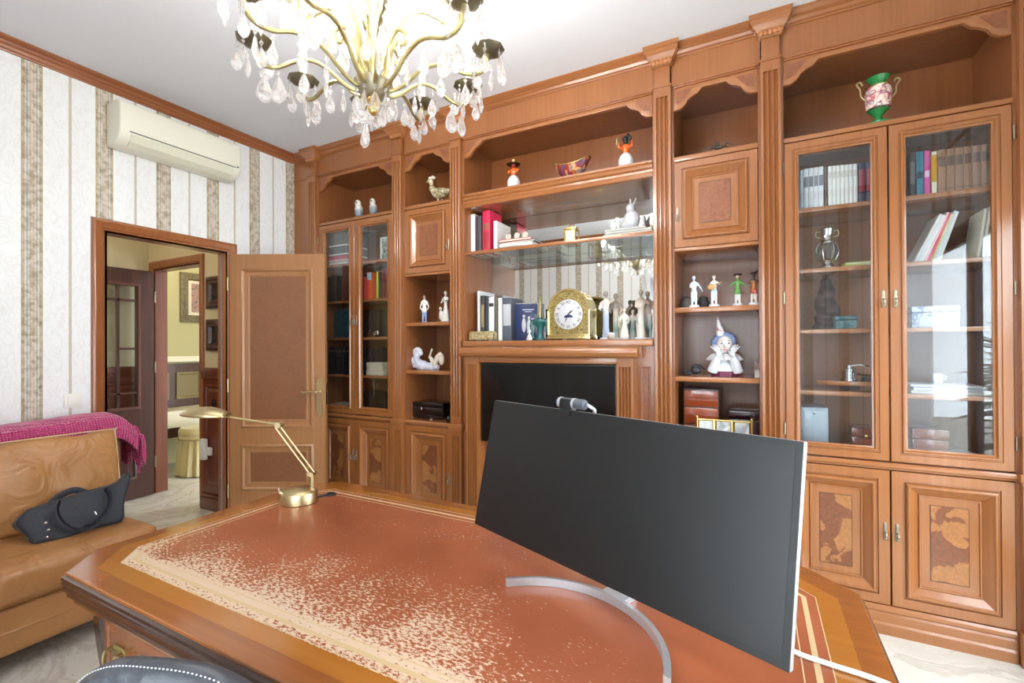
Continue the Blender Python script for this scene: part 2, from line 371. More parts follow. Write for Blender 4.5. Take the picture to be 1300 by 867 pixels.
def fuse(o, d=1e-4):
    bm = bmesh.new(); bm.from_mesh(o.data); bmesh.ops.remove_doubles(bm, verts=bm.verts, dist=d)
    bmesh.ops.recalc_face_normals(bm, faces=bm.faces); bm.to_mesh(o.data); bm.free()
    o.data.polygons.foreach_set('use_smooth', [True]*len(o.data.polygons)); return o
def textmesh(txt, size, mat, parent, mtx, name='lettering', extrude=.0004):
    cu = bpy.data.curves.new('t', 'FONT'); cu.body = txt; cu.size = size; cu.extrude = extrude; cu.align_x = 'CENTER'; cu.align_y = 'CENTER'; cu.resolution_u = 2
    t = bpy.data.objects.new('t', cu); C.objects.link(t); dg = bpy.context.evaluated_depsgraph_get()
    me = bpy.data.meshes.new_from_object(t.evaluated_get(dg)); bpy.data.objects.remove(t); bpy.data.curves.remove(cu)
    me.transform(mtx); me.materials.clear(); me.materials.append(mat)
    o = bpy.data.objects.new(name, me); C.objects.link(o); o.parent = parent; return o
# ------------------------------------------------------------------ room shell
XL, XR, YB, YF, ZC = -3.543, 1.25, -.60, 3.12, 3.0
YD = 2.70            # face plane of the bookcase
BX0, BX1 = -1.30, .34
portal('window_portal', (XR+.16, 1.28, 1.1), (0, R(90), 0), 2.1, 2.36)
portal('window_portal', ((BX0+BX1)/2, YB-.16, 1.16), (R(90), 0, 0), 1.64, 2.26)
struct(MB().box(-6.7, XR+.1, YB-.1, 4.4, -.08, 0).build('floor', M_FLOOR))
struct(MB().box(XL-.1, XR+.1, YB-.1, YF+.1, ZC, ZC+.08).build('ceiling', M_CEIL))
DY0, DY1, DZ = 1.379, 2.105, 2.052
struct(MB().box(XL-.1, XL, YB, DY0-.03, 0, ZC).box(XL-.1, XL, DY1+.03, YF, 0, ZC).box(XL-.1, XL, DY0-.03, DY1+.03, DZ+.03, ZC).build('wall_left', WP_L))
struct(MB().box(XL-.1, XR+.1, YF, YF+.1, 0, ZC).build('wall_back', M_CREAM))
WY0, WY1, WZ = .1, 2.46, 2.15
struct(MB().box(XR, XR+.12, YB, WY0, 0, ZC).box(XR, XR+.12, WY1, YF, 0, ZC).box(XR, XR+.12, WY0, WY1, WZ, ZC).box(XR, XR+.12, WY0, WY1, 0, .05).build('wall_right', WP_L))
BX0, BX1, BZ = -1.30, .34, 2.28
struct(MB().box(XL, BX0, YB-.12, YB, 0, ZC).box(BX1, XR, YB-.12, YB, 0, ZC).box(BX0, BX1, YB-.12, YB, BZ, ZC).box(BX0, BX1, YB-.12, YB, 0, .05).build('wall_front', WP_B))
# crown moulding along the papered walls
CROWN = [(0, 0), (0, -.072), (.012, -.072), (.014, -.064), (.02, -.06), (.026, -.046), (.034, -.040), (.034, -.034), (.026, -.030), (.028, -.022), (.046, -.012), (.052, -.008), (.052, 0)]
o = MB().loft([[(XL+a, YB, ZC+b) for a, b in CROWN], [(XL+a, YD-.02, ZC+b) for a, b in CROWN]]).build('trim_1', W_FRY); tag(struct(o), 'reddish wooden crown moulding along the striped wall')
o = MB().loft([[(XL, YB+a, ZC+b) for a, b in CROWN], [(XR, YB+a, ZC+b) for a, b in CROWN]]).build('trim_2', W_FRX); struct(o)
for i, (a, b) in enumerate(((YB, DY0-.078), (DY1+.09, YD-.02))):
    struct(MB().prism([(XL, 0), (XL+.016, 0), (XL+.016, .075), (XL+.008, .09), (XL, .09)], 'y', a, b).build('baseboard_left', W_FRAME))

# windows
def window(n, along, p0, p1, z0, z1, at, nsash):
    w = thing('window_%d' % n, 'dark grey framed glazed window', 'window', ((at, p0, z0) if along == 'y' else (p0, at, z0))); w['kind'] = 'structure'
    G = plain('window_frame_grey', (58, 62, 68), .4)
    def bx(mb, a, b, d0, d1, za, zb):
        return mb.box(at+d0, at+d1, a, b, za, zb) if along == 'y' else mb.box(a, b, at-d1, at-d0, za, zb)
    f = MB(); bx(f, p0, p0+.05, 0, .09, z0, z1); bx(f, p1-.05, p1, 0, .09, z0, z1); bx(f, p0, p1, 0, .09, z1-.06, z1); bx(f, p0, p1, 0, .09, z0, z0+.05)
    f.build('window_frame', G, w)
    st = (p1-p0-.1)/nsash
    for k in range(nsash):
        a = p0+.05+k*st; b = a+st; s = MB(); dd = .03+.02*(k % 2)
        bx(s, a, a+.05, dd, dd+.03, z0+.05, z1-.06); bx(s, b-.05, b, dd, dd+.03, z0+.05, z1-.06); bx(s, a, b, dd, dd+.03, z1-.12, z1-.06); bx(s, a, b, dd, dd+.03, z0+.05, z0+.12)
        sa = s.build('sash', G, w); p = MB(); bx(p, a+.05, b-.05, dd+.012, dd+.016, z0+.12, z1-.12); p.build('pane', M_WPANE, sa)
window(1, 'y', WY0, WY1, .05, WZ, XR, 2)
window(2, 'x', BX0, BX1, .05, BZ, YB, 2)
def curtain(name, label, along, p0, p1, z0, z1, at, amp, waves):
    mb = MB(); n = waves*8; top = []; bot = []
    f = lambda p, d, z: (at+d, p, z) if along == 'y' else (p, at+d, z)
    N = 4; loops = []
    for k in range(N+1):
        z = z1+(z0-z1)*k/N
        loops.append([f(p0+(p1-p0)*i/n, amp*(.75+.25*k/N)*sin(2*pi*waves*i/n+.5*sin(i*.37)), z) for i in range(n+1)])
    mb.loft(loops, False, False, closed=False)
    o = mb.build(name, M_SHEER, smooth=True); root(o, f((p0+p1)/2, 0, z0)); return tag(o, label, 'curtain')
curtain('sheer_curtain', 'white sheer curtain over the patio window beside the bookcase', 'y', -.1, 1.03, .02, 2.62, XR-.1, .028, 16)
curtain('sheer_curtain', 'white sheer curtain across the window behind the desk', 'x', -1.40, .42, .02, 2.62, YB+.09, .03, 26)
for nm, a, b in (('curtain_rail', (XR-.1, .02, 2.63), (XR-.1, 2.6, 2.63)), ('curtain_rail', (-1.5, YB+.09, 2.63), (.5, YB+.09, 2.63))):
    o = MB().tube([a, b], .012, 10).ell(a, .02).ell(b, .02).build(nm, W_FRAME, smooth=True); root(o, a); tag(o, 'wooden curtain rail above the ' + ('patio window' if a[1] > 0 else 'window behind the desk'), 'curtain rail')

# garden outside the patio window
M_LEAF = mottled('shrub_leaf', [(.3, (38, 66, 34)), (.7, (84, 116, 62))], 6, .5)
struct(MB().box(XR+.13, 9, YB-6, 7, -.2, -.1).box(-9, XR+.13, YB-6.4, YB-.14, -.2, -.1).build('ground', plain('terrace_stone', (176, 170, 158), .8)))
for k, (bx_, by_) in enumerate(((2.3, .2), (3.0, -1.9), (3.6, -4.0), (3.4, 2.6), (4.4, -6.0))):
    mb = MB()
    for i in range(260):
        a = random.uniform(0, 2*pi); ph = random.uniform(.05, 1.45); L_ = random.uniform(.25, .45); rr = random.uniform(.1, .5)
        c = Vector((cos(a)*cos(ph)*rr, sin(a)*cos(ph)*rr, .5+ph*.9+random.uniform(-.3, .3))); d = Vector((cos(a)*cos(ph), sin(a)*cos(ph), sin(ph)-.35)).normalized(); sd = d.cross((0, 0, 1)).normalized()*.035
        mb.add([c-sd*.3, c+d*L_*.5-sd, c+d*L_+Vector((0, 0, -.05)), c+d*L_*.5+sd, c+sd*.3], [(0, 1, 2, 3, 4)])
    t = thing('garden_shrub', 'leafy green shrub outside the patio window', 'shrub', (bx_, by_, -.1), group='shrubs outside', local=True)
    mb.build('foliage', M_LEAF, t); MB().tube([(0, 0, 0), (.02, 0, .6), (0, .03, 1.2)], [.05, .04, .02]).build('stem', plain('bark', (92, 72, 52), .9), t)

# ------------------------------------------------------------------ study door (casing + open leaf)
dr = thing('door_1', 'open panelled wooden door with brass lever handle', 'door', (XL, DY1, 0)); dr['kind'] = 'structure'
CAS = [(0, 0), (.012, 0), (.02, .004), (.026, .012), (.03, .008), (.05, .016), (.062, .022), (.07, .018), (.076, .018), (.08, .012), (.08, 0)]
def casing(parent, y0, y1, zt, x, wd=.08, mat=W_FRAME, name='casing', sgn=1, swap=None):
    k = wd/.08; loops = []
    f = swap or (lambda d, a, z: (x+sgn*d, a, z))
    for (ay, az) in ((y0, 0), (y0, zt), (y1, zt), (y1, 0)):
        sy = -1 if ay == y0 else 1
        loops.append([f(d, ay+sy*w*k, az+(w*k if az else 0)) for w, d in CAS])
    return MB().loft(loops).build(name, mat, parent, smooth=True)
casing(dr, DY0, DY1, DZ, XL)
casing(dr, DY0, DY1, DZ, XL-.1, sgn=-1)
MB().box(XL-.1, XL, DY0-.03, DY0, 0, DZ).box(XL-.1, XL, DY1, DY1+.03, 0, DZ).box(XL-.1, XL, DY0-.03, DY1+.03, DZ, DZ+.03).build('jamb', W_FRAME, dr)
MB().box(XL-.06, XL-.05, DY1-.006, DY1, 0, DZ).box(XL-.06, XL-.05, DY0, DY0+.006, 0, DZ).build('seal', plain('grey_seal', (120, 124, 134), .5), dr)
LM = Matrix.Translation((XL+.022, 2.122, 0)) @ Matrix.Rotation(YAW, 4, 'Z')
LW = .722
lf = MB()
def panelled(mb, x0, x1, z0, z1, pans, th, mtx):
    """slab with sunk rectangular holes: stiles and rails as boxes"""
    ys = sorted(pans, key=lambda p: p[2])
    pa, pb = pans[0][0], pans[0][1]
    mb.box(x0, pa, 0, th, z0, z1, mtx); mb.box(pb, x1, 0, th, z0, z1, mtx)
    zz = z0
    for a, b, c, d in ys: mb.box(pa, pb, 0, th, zz, c, mtx); zz = d
    mb.box(pa, pb, 0, th, zz, z1, mtx)
PANS = [(.083, .636, .25, .604), (.083, .636, .723, 1.94)]
panelled(lf, 0, LW, .012, 2.045, PANS, .04, LM)
leaf = lf.build('leaf', W_DOOR, dr)
for a, b, c, d in PANS:
    PR = [(0, 0), (.006, -.008), (.016, -.011), (.024, -.006), (.03, .004), (.036, .004), (.052, .012), (.056, .008), (.062, .012), (.07, .013)]
    MB().rings(a, b, c, d, PR, False, LM).rings(a, b, c, d, [(i, .04-y) for i, y in PR], True, LM).build('panel_moulding', W_DOOR, leaf, smooth=True)
    MB().box(a+.066, b-.066, .012, .028, c+.066, d-.066, LM).build('burl_panel', W_DBURL, leaf)
# handle
hd = MB(); hx = LW-.04
hd.loft([[(hx+.021*s*cx, yy, .96+zz*k) for s, cx, zz in ((1, 1, -.13), (1, 1, .13), (1, .5, .15), (1, -.5, .15), (1, -1, .13), (1, -1, -.13), (1, -.5, -.15), (1, .5, -.15))] for yy, k in ((0, 1), (-.006, 1), (-.009, .98))], mtx=LM)
pl = hd.build('handle_plate', M_BRASSB, leaf, smooth=True)
MB().tube(spline([(hx, -.008, 1.0), (hx, -.04, 1.0), (hx-.012, -.05, 1.0), (hx-.06, -.05, 1.003), (hx-.105, -.048, .995), (hx-.122, -.044, 1.004)], 6), [.009]*31, 10, LM).ell((hx, -.012, 1.0), (.014, .006, .014), mtx=LM).build('lever', M_BRASSB, leaf, smooth=True)
MB().box(LW-.0005, LW+.002, .01, .03, .9, 1.06, LM).build('latch_plate', M_SIL, leaf)
for z in (.25, 1.05, 1.82):
    MB().tube([(-.012, -.004, z-.05), (-.012, -.004, z+.05)], .007, 8, LM).build('hinge', M_BRASSB, leaf, smooth=True)

# light switch and air conditioner
sw = thing('light_switch', 'white square light switch beside the door casing', 'switch', (XL, 1.216, 1.0))
MB().box(XL, XL+.009, 1.174, 1.258, .99, 1.072).build('plate', M_WHITE, sw, bevel=.003)
MB().box(XL+.008, XL+.014, 1.19, 1.242, 1.005, 1.057).build('rocker', M_WHITE, sw, bevel=.002)
ac = thing('air_conditioner', 'ivory wall mounted air conditioner above the door', 'air conditioner', (XL, 1.79, 2.58))
AY0, AY1 = 1.375, 2.115; az = 2.58
PRO = [(0, 0), (.10, 0), (.155, .03), (.178, .075), (.185, .12), (.182, .235), (.165, .262), (.12, .272), (0, .272)]
MB().prism([(XL+x*.95, az+z) for x, z in PRO], 'y', AY0, AY1).build('housing', M_ACW, ac, bevel=.012, seg=3)
MB().prism([(XL+.112, az-.001), (XL+.152, az+.026), (XL+.17, az+.068), (XL+.166, az+.072), (XL+.14, az+.03)], 'y', AY0+.06, AY1-.05).build('air_flap', plain('ac_flap', (222, 222, 200), .35), ac)
MB().prism([(XL+.1735, az+.078), (XL+.1775, az+.078), (XL+.179, az+.083), (XL+.174, az+.084)], 'y', AY0+.05, AY1-.04).build('seam', plain('ac_shadow', (120, 122, 112), .6), ac)
MB().box(XL+.163, XL+.1735, AY1-.028, AY1-.016, az+.085, az+.094).build('indicator', M_BLACK, ac)

# ------------------------------------------------------------------ hall and room beyond
HB, HX = 2.26, -5.0
struct(MB().box(HX-.1, HX, -.3, HB, 0, 2.7).build('wall_hall_west', M_CREAM))
struct(MB().box(HX, XL-.1, -.4, -.3, 0, 2.7).build('wall_hall_south', M_CREAM))
QX0, QX1, QZ = -4.885, -4.18, 2.05
struct(MB().box(-6.6, QX0-.03, HB, HB+.1, 0, 2.7).box(QX1+.03, XL-.1, HB, HB+.1, 0, 2.7).box(QX0-.03, QX1+.03, HB, HB+.1, QZ+.03, 2.7).build('wall_hall_north', M_CREAM))
struct(MB().box(HX-.1, XL-.1, -.4, HB+.1, 2.7, 2.78).box(-6.7, XL-.1, HB+.1, 4.3, 2.7, 2.78).build('ceiling_hall', M_CEIL))
RY = 3.75; RW = -6.0
struct(MB().box(-6.6, XL-.1, RY, RY+.1, 0, 2.7).build('wall_bedroom_north', M_OLIVE))
struct(MB().box(RW-.1, RW, HB+.1, RY+.1, 0, 2.7).build('wall_bedroom_west', M_OLIVE))
MB().box(RW, RW+.03, HB+.1, RY, 1.17, 1.235).build('trim_3', plain('chair_rail_cream', (226, 218, 190), .5))['kind'] = 'structure'
d2 = thing('door_2', 'dark glazed hall door standing open by its doorway', 'door', (QX0, HB, 0)); d2['kind'] = 'structure'
casing(d2, QX0, QX1, QZ, 0, swap=lambda d, a, z: (a, HB-d, z), mat=W_FRAME)
MB().box(QX0-.03, QX0, HB, HB+.1, 0, QZ).box(QX1, QX1+.03, HB, HB+.1, 0, QZ).box(QX0-.03, QX1+.03, HB, HB+.1, QZ, QZ+.03).build('jamb', W_HALL, d2)
# glazed leaf, opened flat along the hall wall (runs in -y from the hinge)
DM = Matrix.Translation((QX0+.0, HB-.03, 0)) @ Matrix.Rotation(R(-90), 4, 'Z')    # local x -> -y, local -y -> ... faces +x
lx = .70
g = MB(); panelled(g, 0, lx, .01, 2.03, [(.13, .57, .18, .62), (.13, .57, .82, 1.88)], .04, DM)
gl = g.build('leaf', W_DARK, d2)
MB().rings(.13, .57, .18, .62, [(0, .04), (.02, .048), (.03, .036), (.06, .03), (.065, .036), (.08, .036)], True, DM).build('panel', W_DARK, gl, smooth=True)
MB().box(.13, .57, .018, .022, .82, 1.88, DM).build('pane', M_PANE, gl)
for a, b, c, d in ((.255, .275, .82, 1.88), (.425, .445, .82, 1.88), (.13, .57, .93, .95), (.13, .57, 1.745, 1.765), (.13, .27, 1.32, 1.34)):
    MB().box(a, b, .008, .034, c, d, DM).build('glazing_bar', W_DARK, gl)
MB().rings(.10, .60, .79, 1.91, [(0, .04), (.01, .05), (.022, .05), (.03, .036)], False, DM).build('glazing_bead', plain('dark_walnut_bead', (96, 62, 56), .3), gl)
for z in (.3, 1.16, 1.8): MB().tube([(-.008, .045, z-.05), (-.008, .045, z+.05)], .008, 8, DM).build('hinge', M_PEWT, gl, smooth=True)
# wainscot in the hall
def wains(n, f, a0, a1, zt):
    w = thing('trim_%d' % n, 'mahogany raised panel wainscot in the hall', 'trim', f(a0, 0, 0)); w['kind'] = 'structure'
    def B(mb, a, b, d0, d1, z0, z1):
        p, q = Vector(f(a, d0, z0)), Vector(f(b, d1, z1)); return mb.box(min(p.x, q.x), max(p.x, q.x), min(p.y, q.y), max(p.y, q.y), z0, z1)
    k = MB(); B(k, a0, a1, 0, .02, 0, zt-.04); k.build('backing', W_HALL, w)
    k = MB(); B(k, a0, a1, 0, .05, zt-.05, zt); B(k, a0, a1, 0, .035, zt-.09, zt-.05); B(k, a0, a1, 0, .045, 0, .10); B(k, a0, a1, 0, .035, .1, .13); k.build('rail', W_HALL, w, bevel=.006)
    np_ = max(1, round((a1-a0)/.5)); st = (a1-a0)/np_
    for i in range(np_):
        a, b = a0+i*st+.05, a0+(i+1)*st-.05
        pr = [(0, .02), (.005, .034), (.018, .034), (.026, .024), (.03, .024), (.055, .034), (.06, .034)]
        loops = [[f(a+i_, y, .18+i_), f(b-i_, y, .18+i_), f(b-i_, y, zt-.14-i_), f(a+i_, y, zt-.14-i_)] for i_, y in pr]
        MB().loft(loops, False, True).build('panel', W_HALL, w)
wains(4, lambda a, d, z: (a, HB-d, z), QX1+.085, XL-.105, 1.17)
wains(5, lambda a, d, z: (HX+d, a, z), .3, HB-.0, 1.17)
# small framed pictures in the hall
def picture(label, f, a0, a1, z0, z1, fw, mf, art, mat2=None):
    p = thing('framed_picture', label, 'picture', f((a0+a1)/2, 0, z0))
    pr = [(0, 0), (0, .02), (fw*.3, .032), (fw*.6, .024), (fw*.8, .03), (fw, .012)]
    loops = [[f(a0+i, d, z0+i), f(a1-i, d, z0+i), f(a1-i, d, z1-i), f(a0+i, d, z1-i)] for i, d in pr]
    MB().loft(loops, True, False).build('frame', mf, p, smooth=True)
    def quad(name, ins, d, mt):
        lo = [[f(a0+i, e, z0+i), f(a1-i, e, z0+i), f(a1-i, e, z1-i), f(a0+i, e, z1-i)] for i, e in ((ins, .002), (ins, d))]
        MB().loft(lo).build(name, mt, p)
    if mat2: quad('mount', fw*.97, .010, mat2); quad('print', fw+.035, .0115, art)
    else: quad('print', fw*.97, .011, art)
ART1 = mottled('floral_print', [(.3, (70, 62, 56)), (.45, (150, 132, 116)), (.55, (170, 120, 112)), (.62, (96, 92, 74)), (.8, (176, 168, 150))], 11)
ART2 = mottled('dark_portrait_print', [(.4, (24, 20, 18)), (.6, (60, 44, 30)), (.72, (190, 168, 138))], 16)
fB = lambda a, d, z: (a, HB-d, z)
picture('small dark wood framed picture, upper of the pair in the hall', fB, -4.05, -3.79, 1.66, 1.924, .07, W_DARK, ART2)
picture('small dark wood framed picture, lower of the pair in the hall', fB, -4.05, -3.79, 1.31, 1.57, .07, W_DARK, ART2)
RW = -6.0
fC = lambda a, d, z: (RW+d, a, z)
p0 = onX(228, 345, RW); p1 = onX(228, 409, RW)
picture('large floral picture in a carved olive frame beyond the hall', fC, p0.y, p0.y+.46, p1.z, p0.z, .09, mottled('carved_frame', [(.4, (74, 64, 40)), (.6, (120, 106, 66))], 60, .5), ART1, plain('picture_mount', (206, 198, 176), .8))
# phone and key hook on the hall wainscot
ph = thing('intercom_handset', 'white handset hanging on the hall wainscot', 'handset', (-3.99, HB-.05, .42))
MB().box(-4.03, -3.965, HB-.085, HB-.05, .42, .59).build('body', M_WHITE, ph, bevel=.008)
MB().box(-3.97, -3.925, HB-.06, HB-.036, .455, .52).build('cradle', M_WHITE, ph, bevel=.006)
kh = thing('wall_hook', 'black iron hook on the hall wainscot above the handset', 'hook', (-3.90, HB-.04, .85))
MB().lathe([(.001, 0), (.018, .01), (.022, .05), (.012, .085), (.001, .09)], 10, (-3.90, HB-.045, .83), sy=.5).build('plate', M_BLACK, kh, smooth=True)
MB().tube(spline([(-3.90, HB-.05, .86), (-3.90, HB-.075, .84), (-3.905, HB-.08, .80), (-3.91, HB-.07, .76)]), .006).build('hook_arm', M_BLACK, kh, smooth=True)
# dressing table and skirted stool in the room beyond
vt = thing('dressing_table', 'cream topped dressing table with dark back panel beyond the hall', 'dressing table', (RW+.25, 3.1, 0))
va, vb = 2.5, 3.6
MB().box(RW+.045, RW+.46, va, vb, .47, .65).build('top', plain('cream_top', (206, 196, 168), .4), vt, bevel=.01)
MB().box(RW+.06, RW+.40, va+.02, va+.08, 0, .47).box(RW+.06, RW+.40, vb-.08, vb-.02, 0, .47).box(RW+.06, RW+.42, va+.02, vb-.02, .36, .47).build('base', W_DARK, vt)
MB().box(RW+.04, RW+.07, va, vb, .65, 1.15).build('back_panel', W_DARK, vt)
for a in (2.6, 2.95, 3.28):
    MB().loft([[(x, a+i_, .74+i_), (x, a+.27-i_, .74+i_), (x, a+.27-i_, 1.05-i_), (x, a+i_, 1.05-i_)] for i_, x in ((0, RW+.07), (0, RW+.09), (.025, RW+.09), (.035, RW+.08))], False, True).build('back_inset', plain('dark_inset', (120, 104, 66), .35), vt, smooth=True)
sl = onZ(240, 604, 0)
st = thing('skirted_stool', 'round stool with gathered beige skirt beyond the hall', 'stool', (sl.x-.02, 2.86, 0), local=True)
n = 72; FAB = plain('beige_satin', (196, 180, 132), .45, sheen=.3)
MB().loft([[((rr+wv*cos(j*pi/2.0))*cos(2*pi*j/n), (rr+wv*cos(j*pi/2.0))*sin(2*pi*j/n), z) for j in range(n)] for rr, wv, z in ((.225, .014, .01), (.215, .012, .15), (.205, .008, .32), (.20, .002, .39))]).build('skirt', FAB, st, smooth=True)
MB().lathe([(.20, .385), (.208, .39), (.205, .41), (.20, .415), (.205, .43), (.207, .47), (.19, .495), (.12, .505), (.01, .508)], 40).build('cushion', FAB, st, smooth=True)
MB().lathe([(.207, .375), (.213, .38), (.213, .392), (.207, .397)], 40).build('braid', plain('braid_trim', (168, 150, 104), .6), st, smooth=True)
def added_lamp(label, loc, w):  # unseen ceiling fixture with point light, added to brighten hall and room beyond
    t = thing('added_ceiling_lamp', label, 'lamp', loc)
    x, y, z = loc
    MB().lathe([(.16, 0), (.16, -.02), (.15, -.02)], 28, loc).build('rim', M_BRASSB, t, smooth=True)
    MB().lathe([(.15, -.018), (.14, -.05), (.1, -.075), (.02, -.085)], 28, loc).build('diffuser', plain('lit_opal', (255, 236, 200), .4, emit=4), t, smooth=True)
    l = bpy.data.lights.new('lamp', 'POINT'); l.energy = w; l.color = (1, .86, .66); l.shadow_soft_size = .12
    o = bpy.data.objects.new('added_lamp_light', l); C.objects.link(o); o.parent = t; o.location = (0, 0, -.25)
added_lamp('added round ceiling lamp, out of view, lighting the hall', (-4.3, 1.0, 2.7), 9)
added_lamp('added round ceiling lamp, out of view, lighting the room beyond the hall', (-5.3, 2.95, 2.7), 5.5)
# ------------------------------------------------------------------ bookcase
PX = [-3.29, -2.363, -1.835, -.443, .085, 1.03]      # pilaster centre lines
YP = YD-.03; YBK = 3.10; GAP = .057
def fluted(xc, w, z0, z1, y0, yb, nfl=3, m0=.05, m1=.05, depth=.015):
    mb = MB(); x0, x1 = xc-w/2, xc+w/2
    mb.box(x0, x1, y0, yb, z0, z0+m0); mb.box(x0, x1, y0, yb, z1-m1, z1)
    poly = [(x0, yb), (x0, y0)]; mg = w*.12; st = (w-2*mg)/nfl; fw = st*.42
    for k in range(nfl):
        c = x0+mg+(k+.5)*st
        for a in range(0, 7): poly.append((c-fw*cos(pi*a/6), y0+depth*sin(pi*a/6)))
    poly += [(x1, y0), (x1, yb)]
    mb.prism(poly, 'z', z0+m0, z1-m1); return mb
def leafband(mb, x0, x1, y, z0, z1, n):
    for k in range(n):
        c = x0+(k+.5)*(x1-x0)/n; w = (x1-x0)/n*.55
        mb.ell((c, y, (z0+z1)/2), (w, .010, (z1-z0)*.55), 8)
        mb.ell((c+w, y-.004, z0+.3*(z1-z0)), (w*.35, .008, (z1-z0)*.25), 6)
def pilaster(unit, xc, w=.09):
    p = fluted(xc, w, .80, 2.775, YP, YD+.03).build('pilaster', W_CH, unit, smooth=True)
    fluted(xc, w, .14, .765, YP, YD+.03).build('pilaster_base_shaft', W_CH, p, smooth=True)
    MB().box(xc-w/2-.012, xc+w/2+.012, YP-.014, YD, .765, .80).box(xc-w/2-.006, xc+w/2+.006, YP-.008, YD, .75, .765).build('ledge_block', W_CHX, p, bevel=.004)
    MB().box(xc-w/2-.008, xc+w/2+.008, YP-.01, YD, 0, .14).build('plinth_block', W_CHX, p, bevel=.004)
    MB().box(xc-w/2-.006, xc+w/2+.006, YP-.008, YD, 2.775, 2.787).box(xc-w/2+.004, xc+w/2-.004, YP+.004, YD, 2.787, 2.895).build('necking', W_CH, p, bevel=.002)
    cap = []
    for e, z in ((.0, 2.895), (.01, 2.902), (.012, 2.918), (.02, 2.928), (.034, 2.950), (.044, 2.962), (.044, 2.970), (.05, 2.976), (.05, ZC)):
        cap.append([(xc-w/2-e, YD, z), (xc-w/2-e, YP-e, z), (xc+w/2+e, YP-e, z), (xc+w/2+e, YD, z)])
    c = MB().loft(cap).build('capital', W_CHX, p)
    k = MB(); leafband(k, xc-w/2-.008, xc+w/2+.008, YP-.012, 2.90, 2.928, 5); k.build('carved_leaf_band', plain('carved_highlight', (184, 122, 78), .4), p, smooth=True)
COR = [(0, 0), (0, -.066), (-.010, -.066), (-.012, -.058), (-.020, -.054), (-.026, -.040), (-.034, -.036), (-.034, -.030), (-.028, -.026), (-.044, -.012), (-.05, -.008), (-.05, 0)]
cn = thing('bookcase_cornice', 'long reddish wooden cornice running along the top of the bookcase', 'cornice', (XL, YD, ZC-.09))
MB().prism([(YD+a+.005, ZC+b) for a, b in COR], 'x', XL+.002, XR-.002).build('cornice_moulding', W_FRX, cn)

def handle(parent, x, y, z, left=False):
    """little antique key-plate pull"""
    mb = MB(); mb.lathe([(.001, -.042), (.005, -.04), (.007, -.03), (.005, -.02), (.0075, -.008), (.008, .006), (.0055, .018), (.0075, .03), (.004, .04), (.001, .043)], 12, (x, y, z), sy=.35)
    mb.tube(spline([(x, y, z-.002), (x, y-.016, z-.004), (x, y-.02, z-.016), (x, y-.014, z-.026)], 5), [.0045]*16, 8); mb.ell((x, y-.015, z-.028), .0065, 8)
    return mb.build('handle', M_PEWT, parent, smooth=True)
RP = [(0, .03), (0, .002), (.002, 0), (.042, 0), (.044, .007), (.049, .007), (.053, -.008), (.058, -.012), (.064, -.012), (.068, -.007), (.072, -.003), (.098, .018), (.101, .012), (.106, .012), (.109, .018)]
def raised_door(unit, x0, x1, z0, z1, inlay, hx, hz, k=1.0, inset=.142):
    pr = [(a*k, YD+b-.004) for a, b in RP]
    d = MB().rings(x0, x1, z0, z1, pr, True).build('door', W_CH, unit)
    i = inset*k
    MB().box(x0+i, x1-i, YD+.0125, YD+.0145, z0+i, z1-i).build('inlay_panel', inlay, d)
    sw_ = .0022; L = plain('ebony_stringing', (66, 44, 34), .4)
    MB().rings(x0+i-sw_, x1-i+sw_, z0+i-sw_, z1-i+sw_, [(0, YD+.0145), (0, YD+.0122), (sw_, YD+.0122), (sw_, YD+.0145)], False).build('inlay_line', L, d)
    handle(d, hx, YD-.006, hz)
    return d
def glass_door(unit, x0, x1, z0, z1, hx, hz, hingex):
    pr = [(.062, YD+.022), (0, YD+.022), (0, YD-.002), (.002, YD-.004), (.034, YD-.004), (.036, YD), (.040, YD), (.044, YD-.008), (.051, YD-.008), (.056, YD+.002), (.062, YD+.004), (.062, YD+.022)]
    d = MB().rings(x0, x1, z0, z1, pr, False).build('door', W_CH, unit, smooth=True)
    MB().box(x0+.06, x1-.06, YD+.009, YD+.013, z0+.06, z1-.06).build('glass_pane', M_PANE, d)
    handle(d, hx, YD-.006, hz)
    for z in (z0+.12, (z0+z1)/2, z1-.12): MB().tube([(hingex, YD-.006, z-.028), (hingex, YD-.006, z+.028)], .004, 8).build('hinge', M_PEWT, d, smooth=True)
def valance(unit, x0, x1):
    zt, zb = 2.765, 2.642
    L = [(0, zb), (.035, zb+.004), (.062, zb+.022), (.075, zb+.045), (.10, zb+.062), (.125, zb+.07), (.14, zb+.085), (.15, zb+.097)]
    k = min(1.0, (x1-x0)/2/.19); L = [(a*k, z) for a, z in L]
    poly = [(x0, zt), (x0, zb)]+[(x0+a, z) for a, z in L[1:]]+[(x1-a, z) for a, z in reversed(L[1:])]+[(x1, zb), (x1, zt)]
    v = MB().prism(poly, 'y', YD-.004, YD+.018).build('valance', W_CHX, unit, bevel=.0035)
    for s, xe in ((1, x0), (-1, x1)):
        T = [(xe+s*.014*k, zt-.018), (xe+s*.014*k, zb+.03), (xe+s*.05*k, zb+.042), (xe+s*.072*k, zb+.07), (xe+s*.10*k, zt-.018)]
        MB().prism(T, 'y', YD-.0055, YD-.001).build('spandrel_inlay', W_BURL, v)
    MB().box(x0, x1, YD-.012, YD+.01, zt, zt+.008).box(x0, x1, YD-.018, YD+.01, zt+.008, zt+.018).build('frieze_bead', W_FRAME, unit, bevel=.003)
    MB().box(x0, x1, YD, YD+.02, zt+.018, 2.94).build('frieze', W_CH, unit)
def shelf(unit, x0, x1, zt, y0, th=.025, mat=W_CHX, name='shelf'): return MB().box(x0, x1, y0, YBK-.012, zt-th, zt).build(name, mat, unit, bevel=.003)
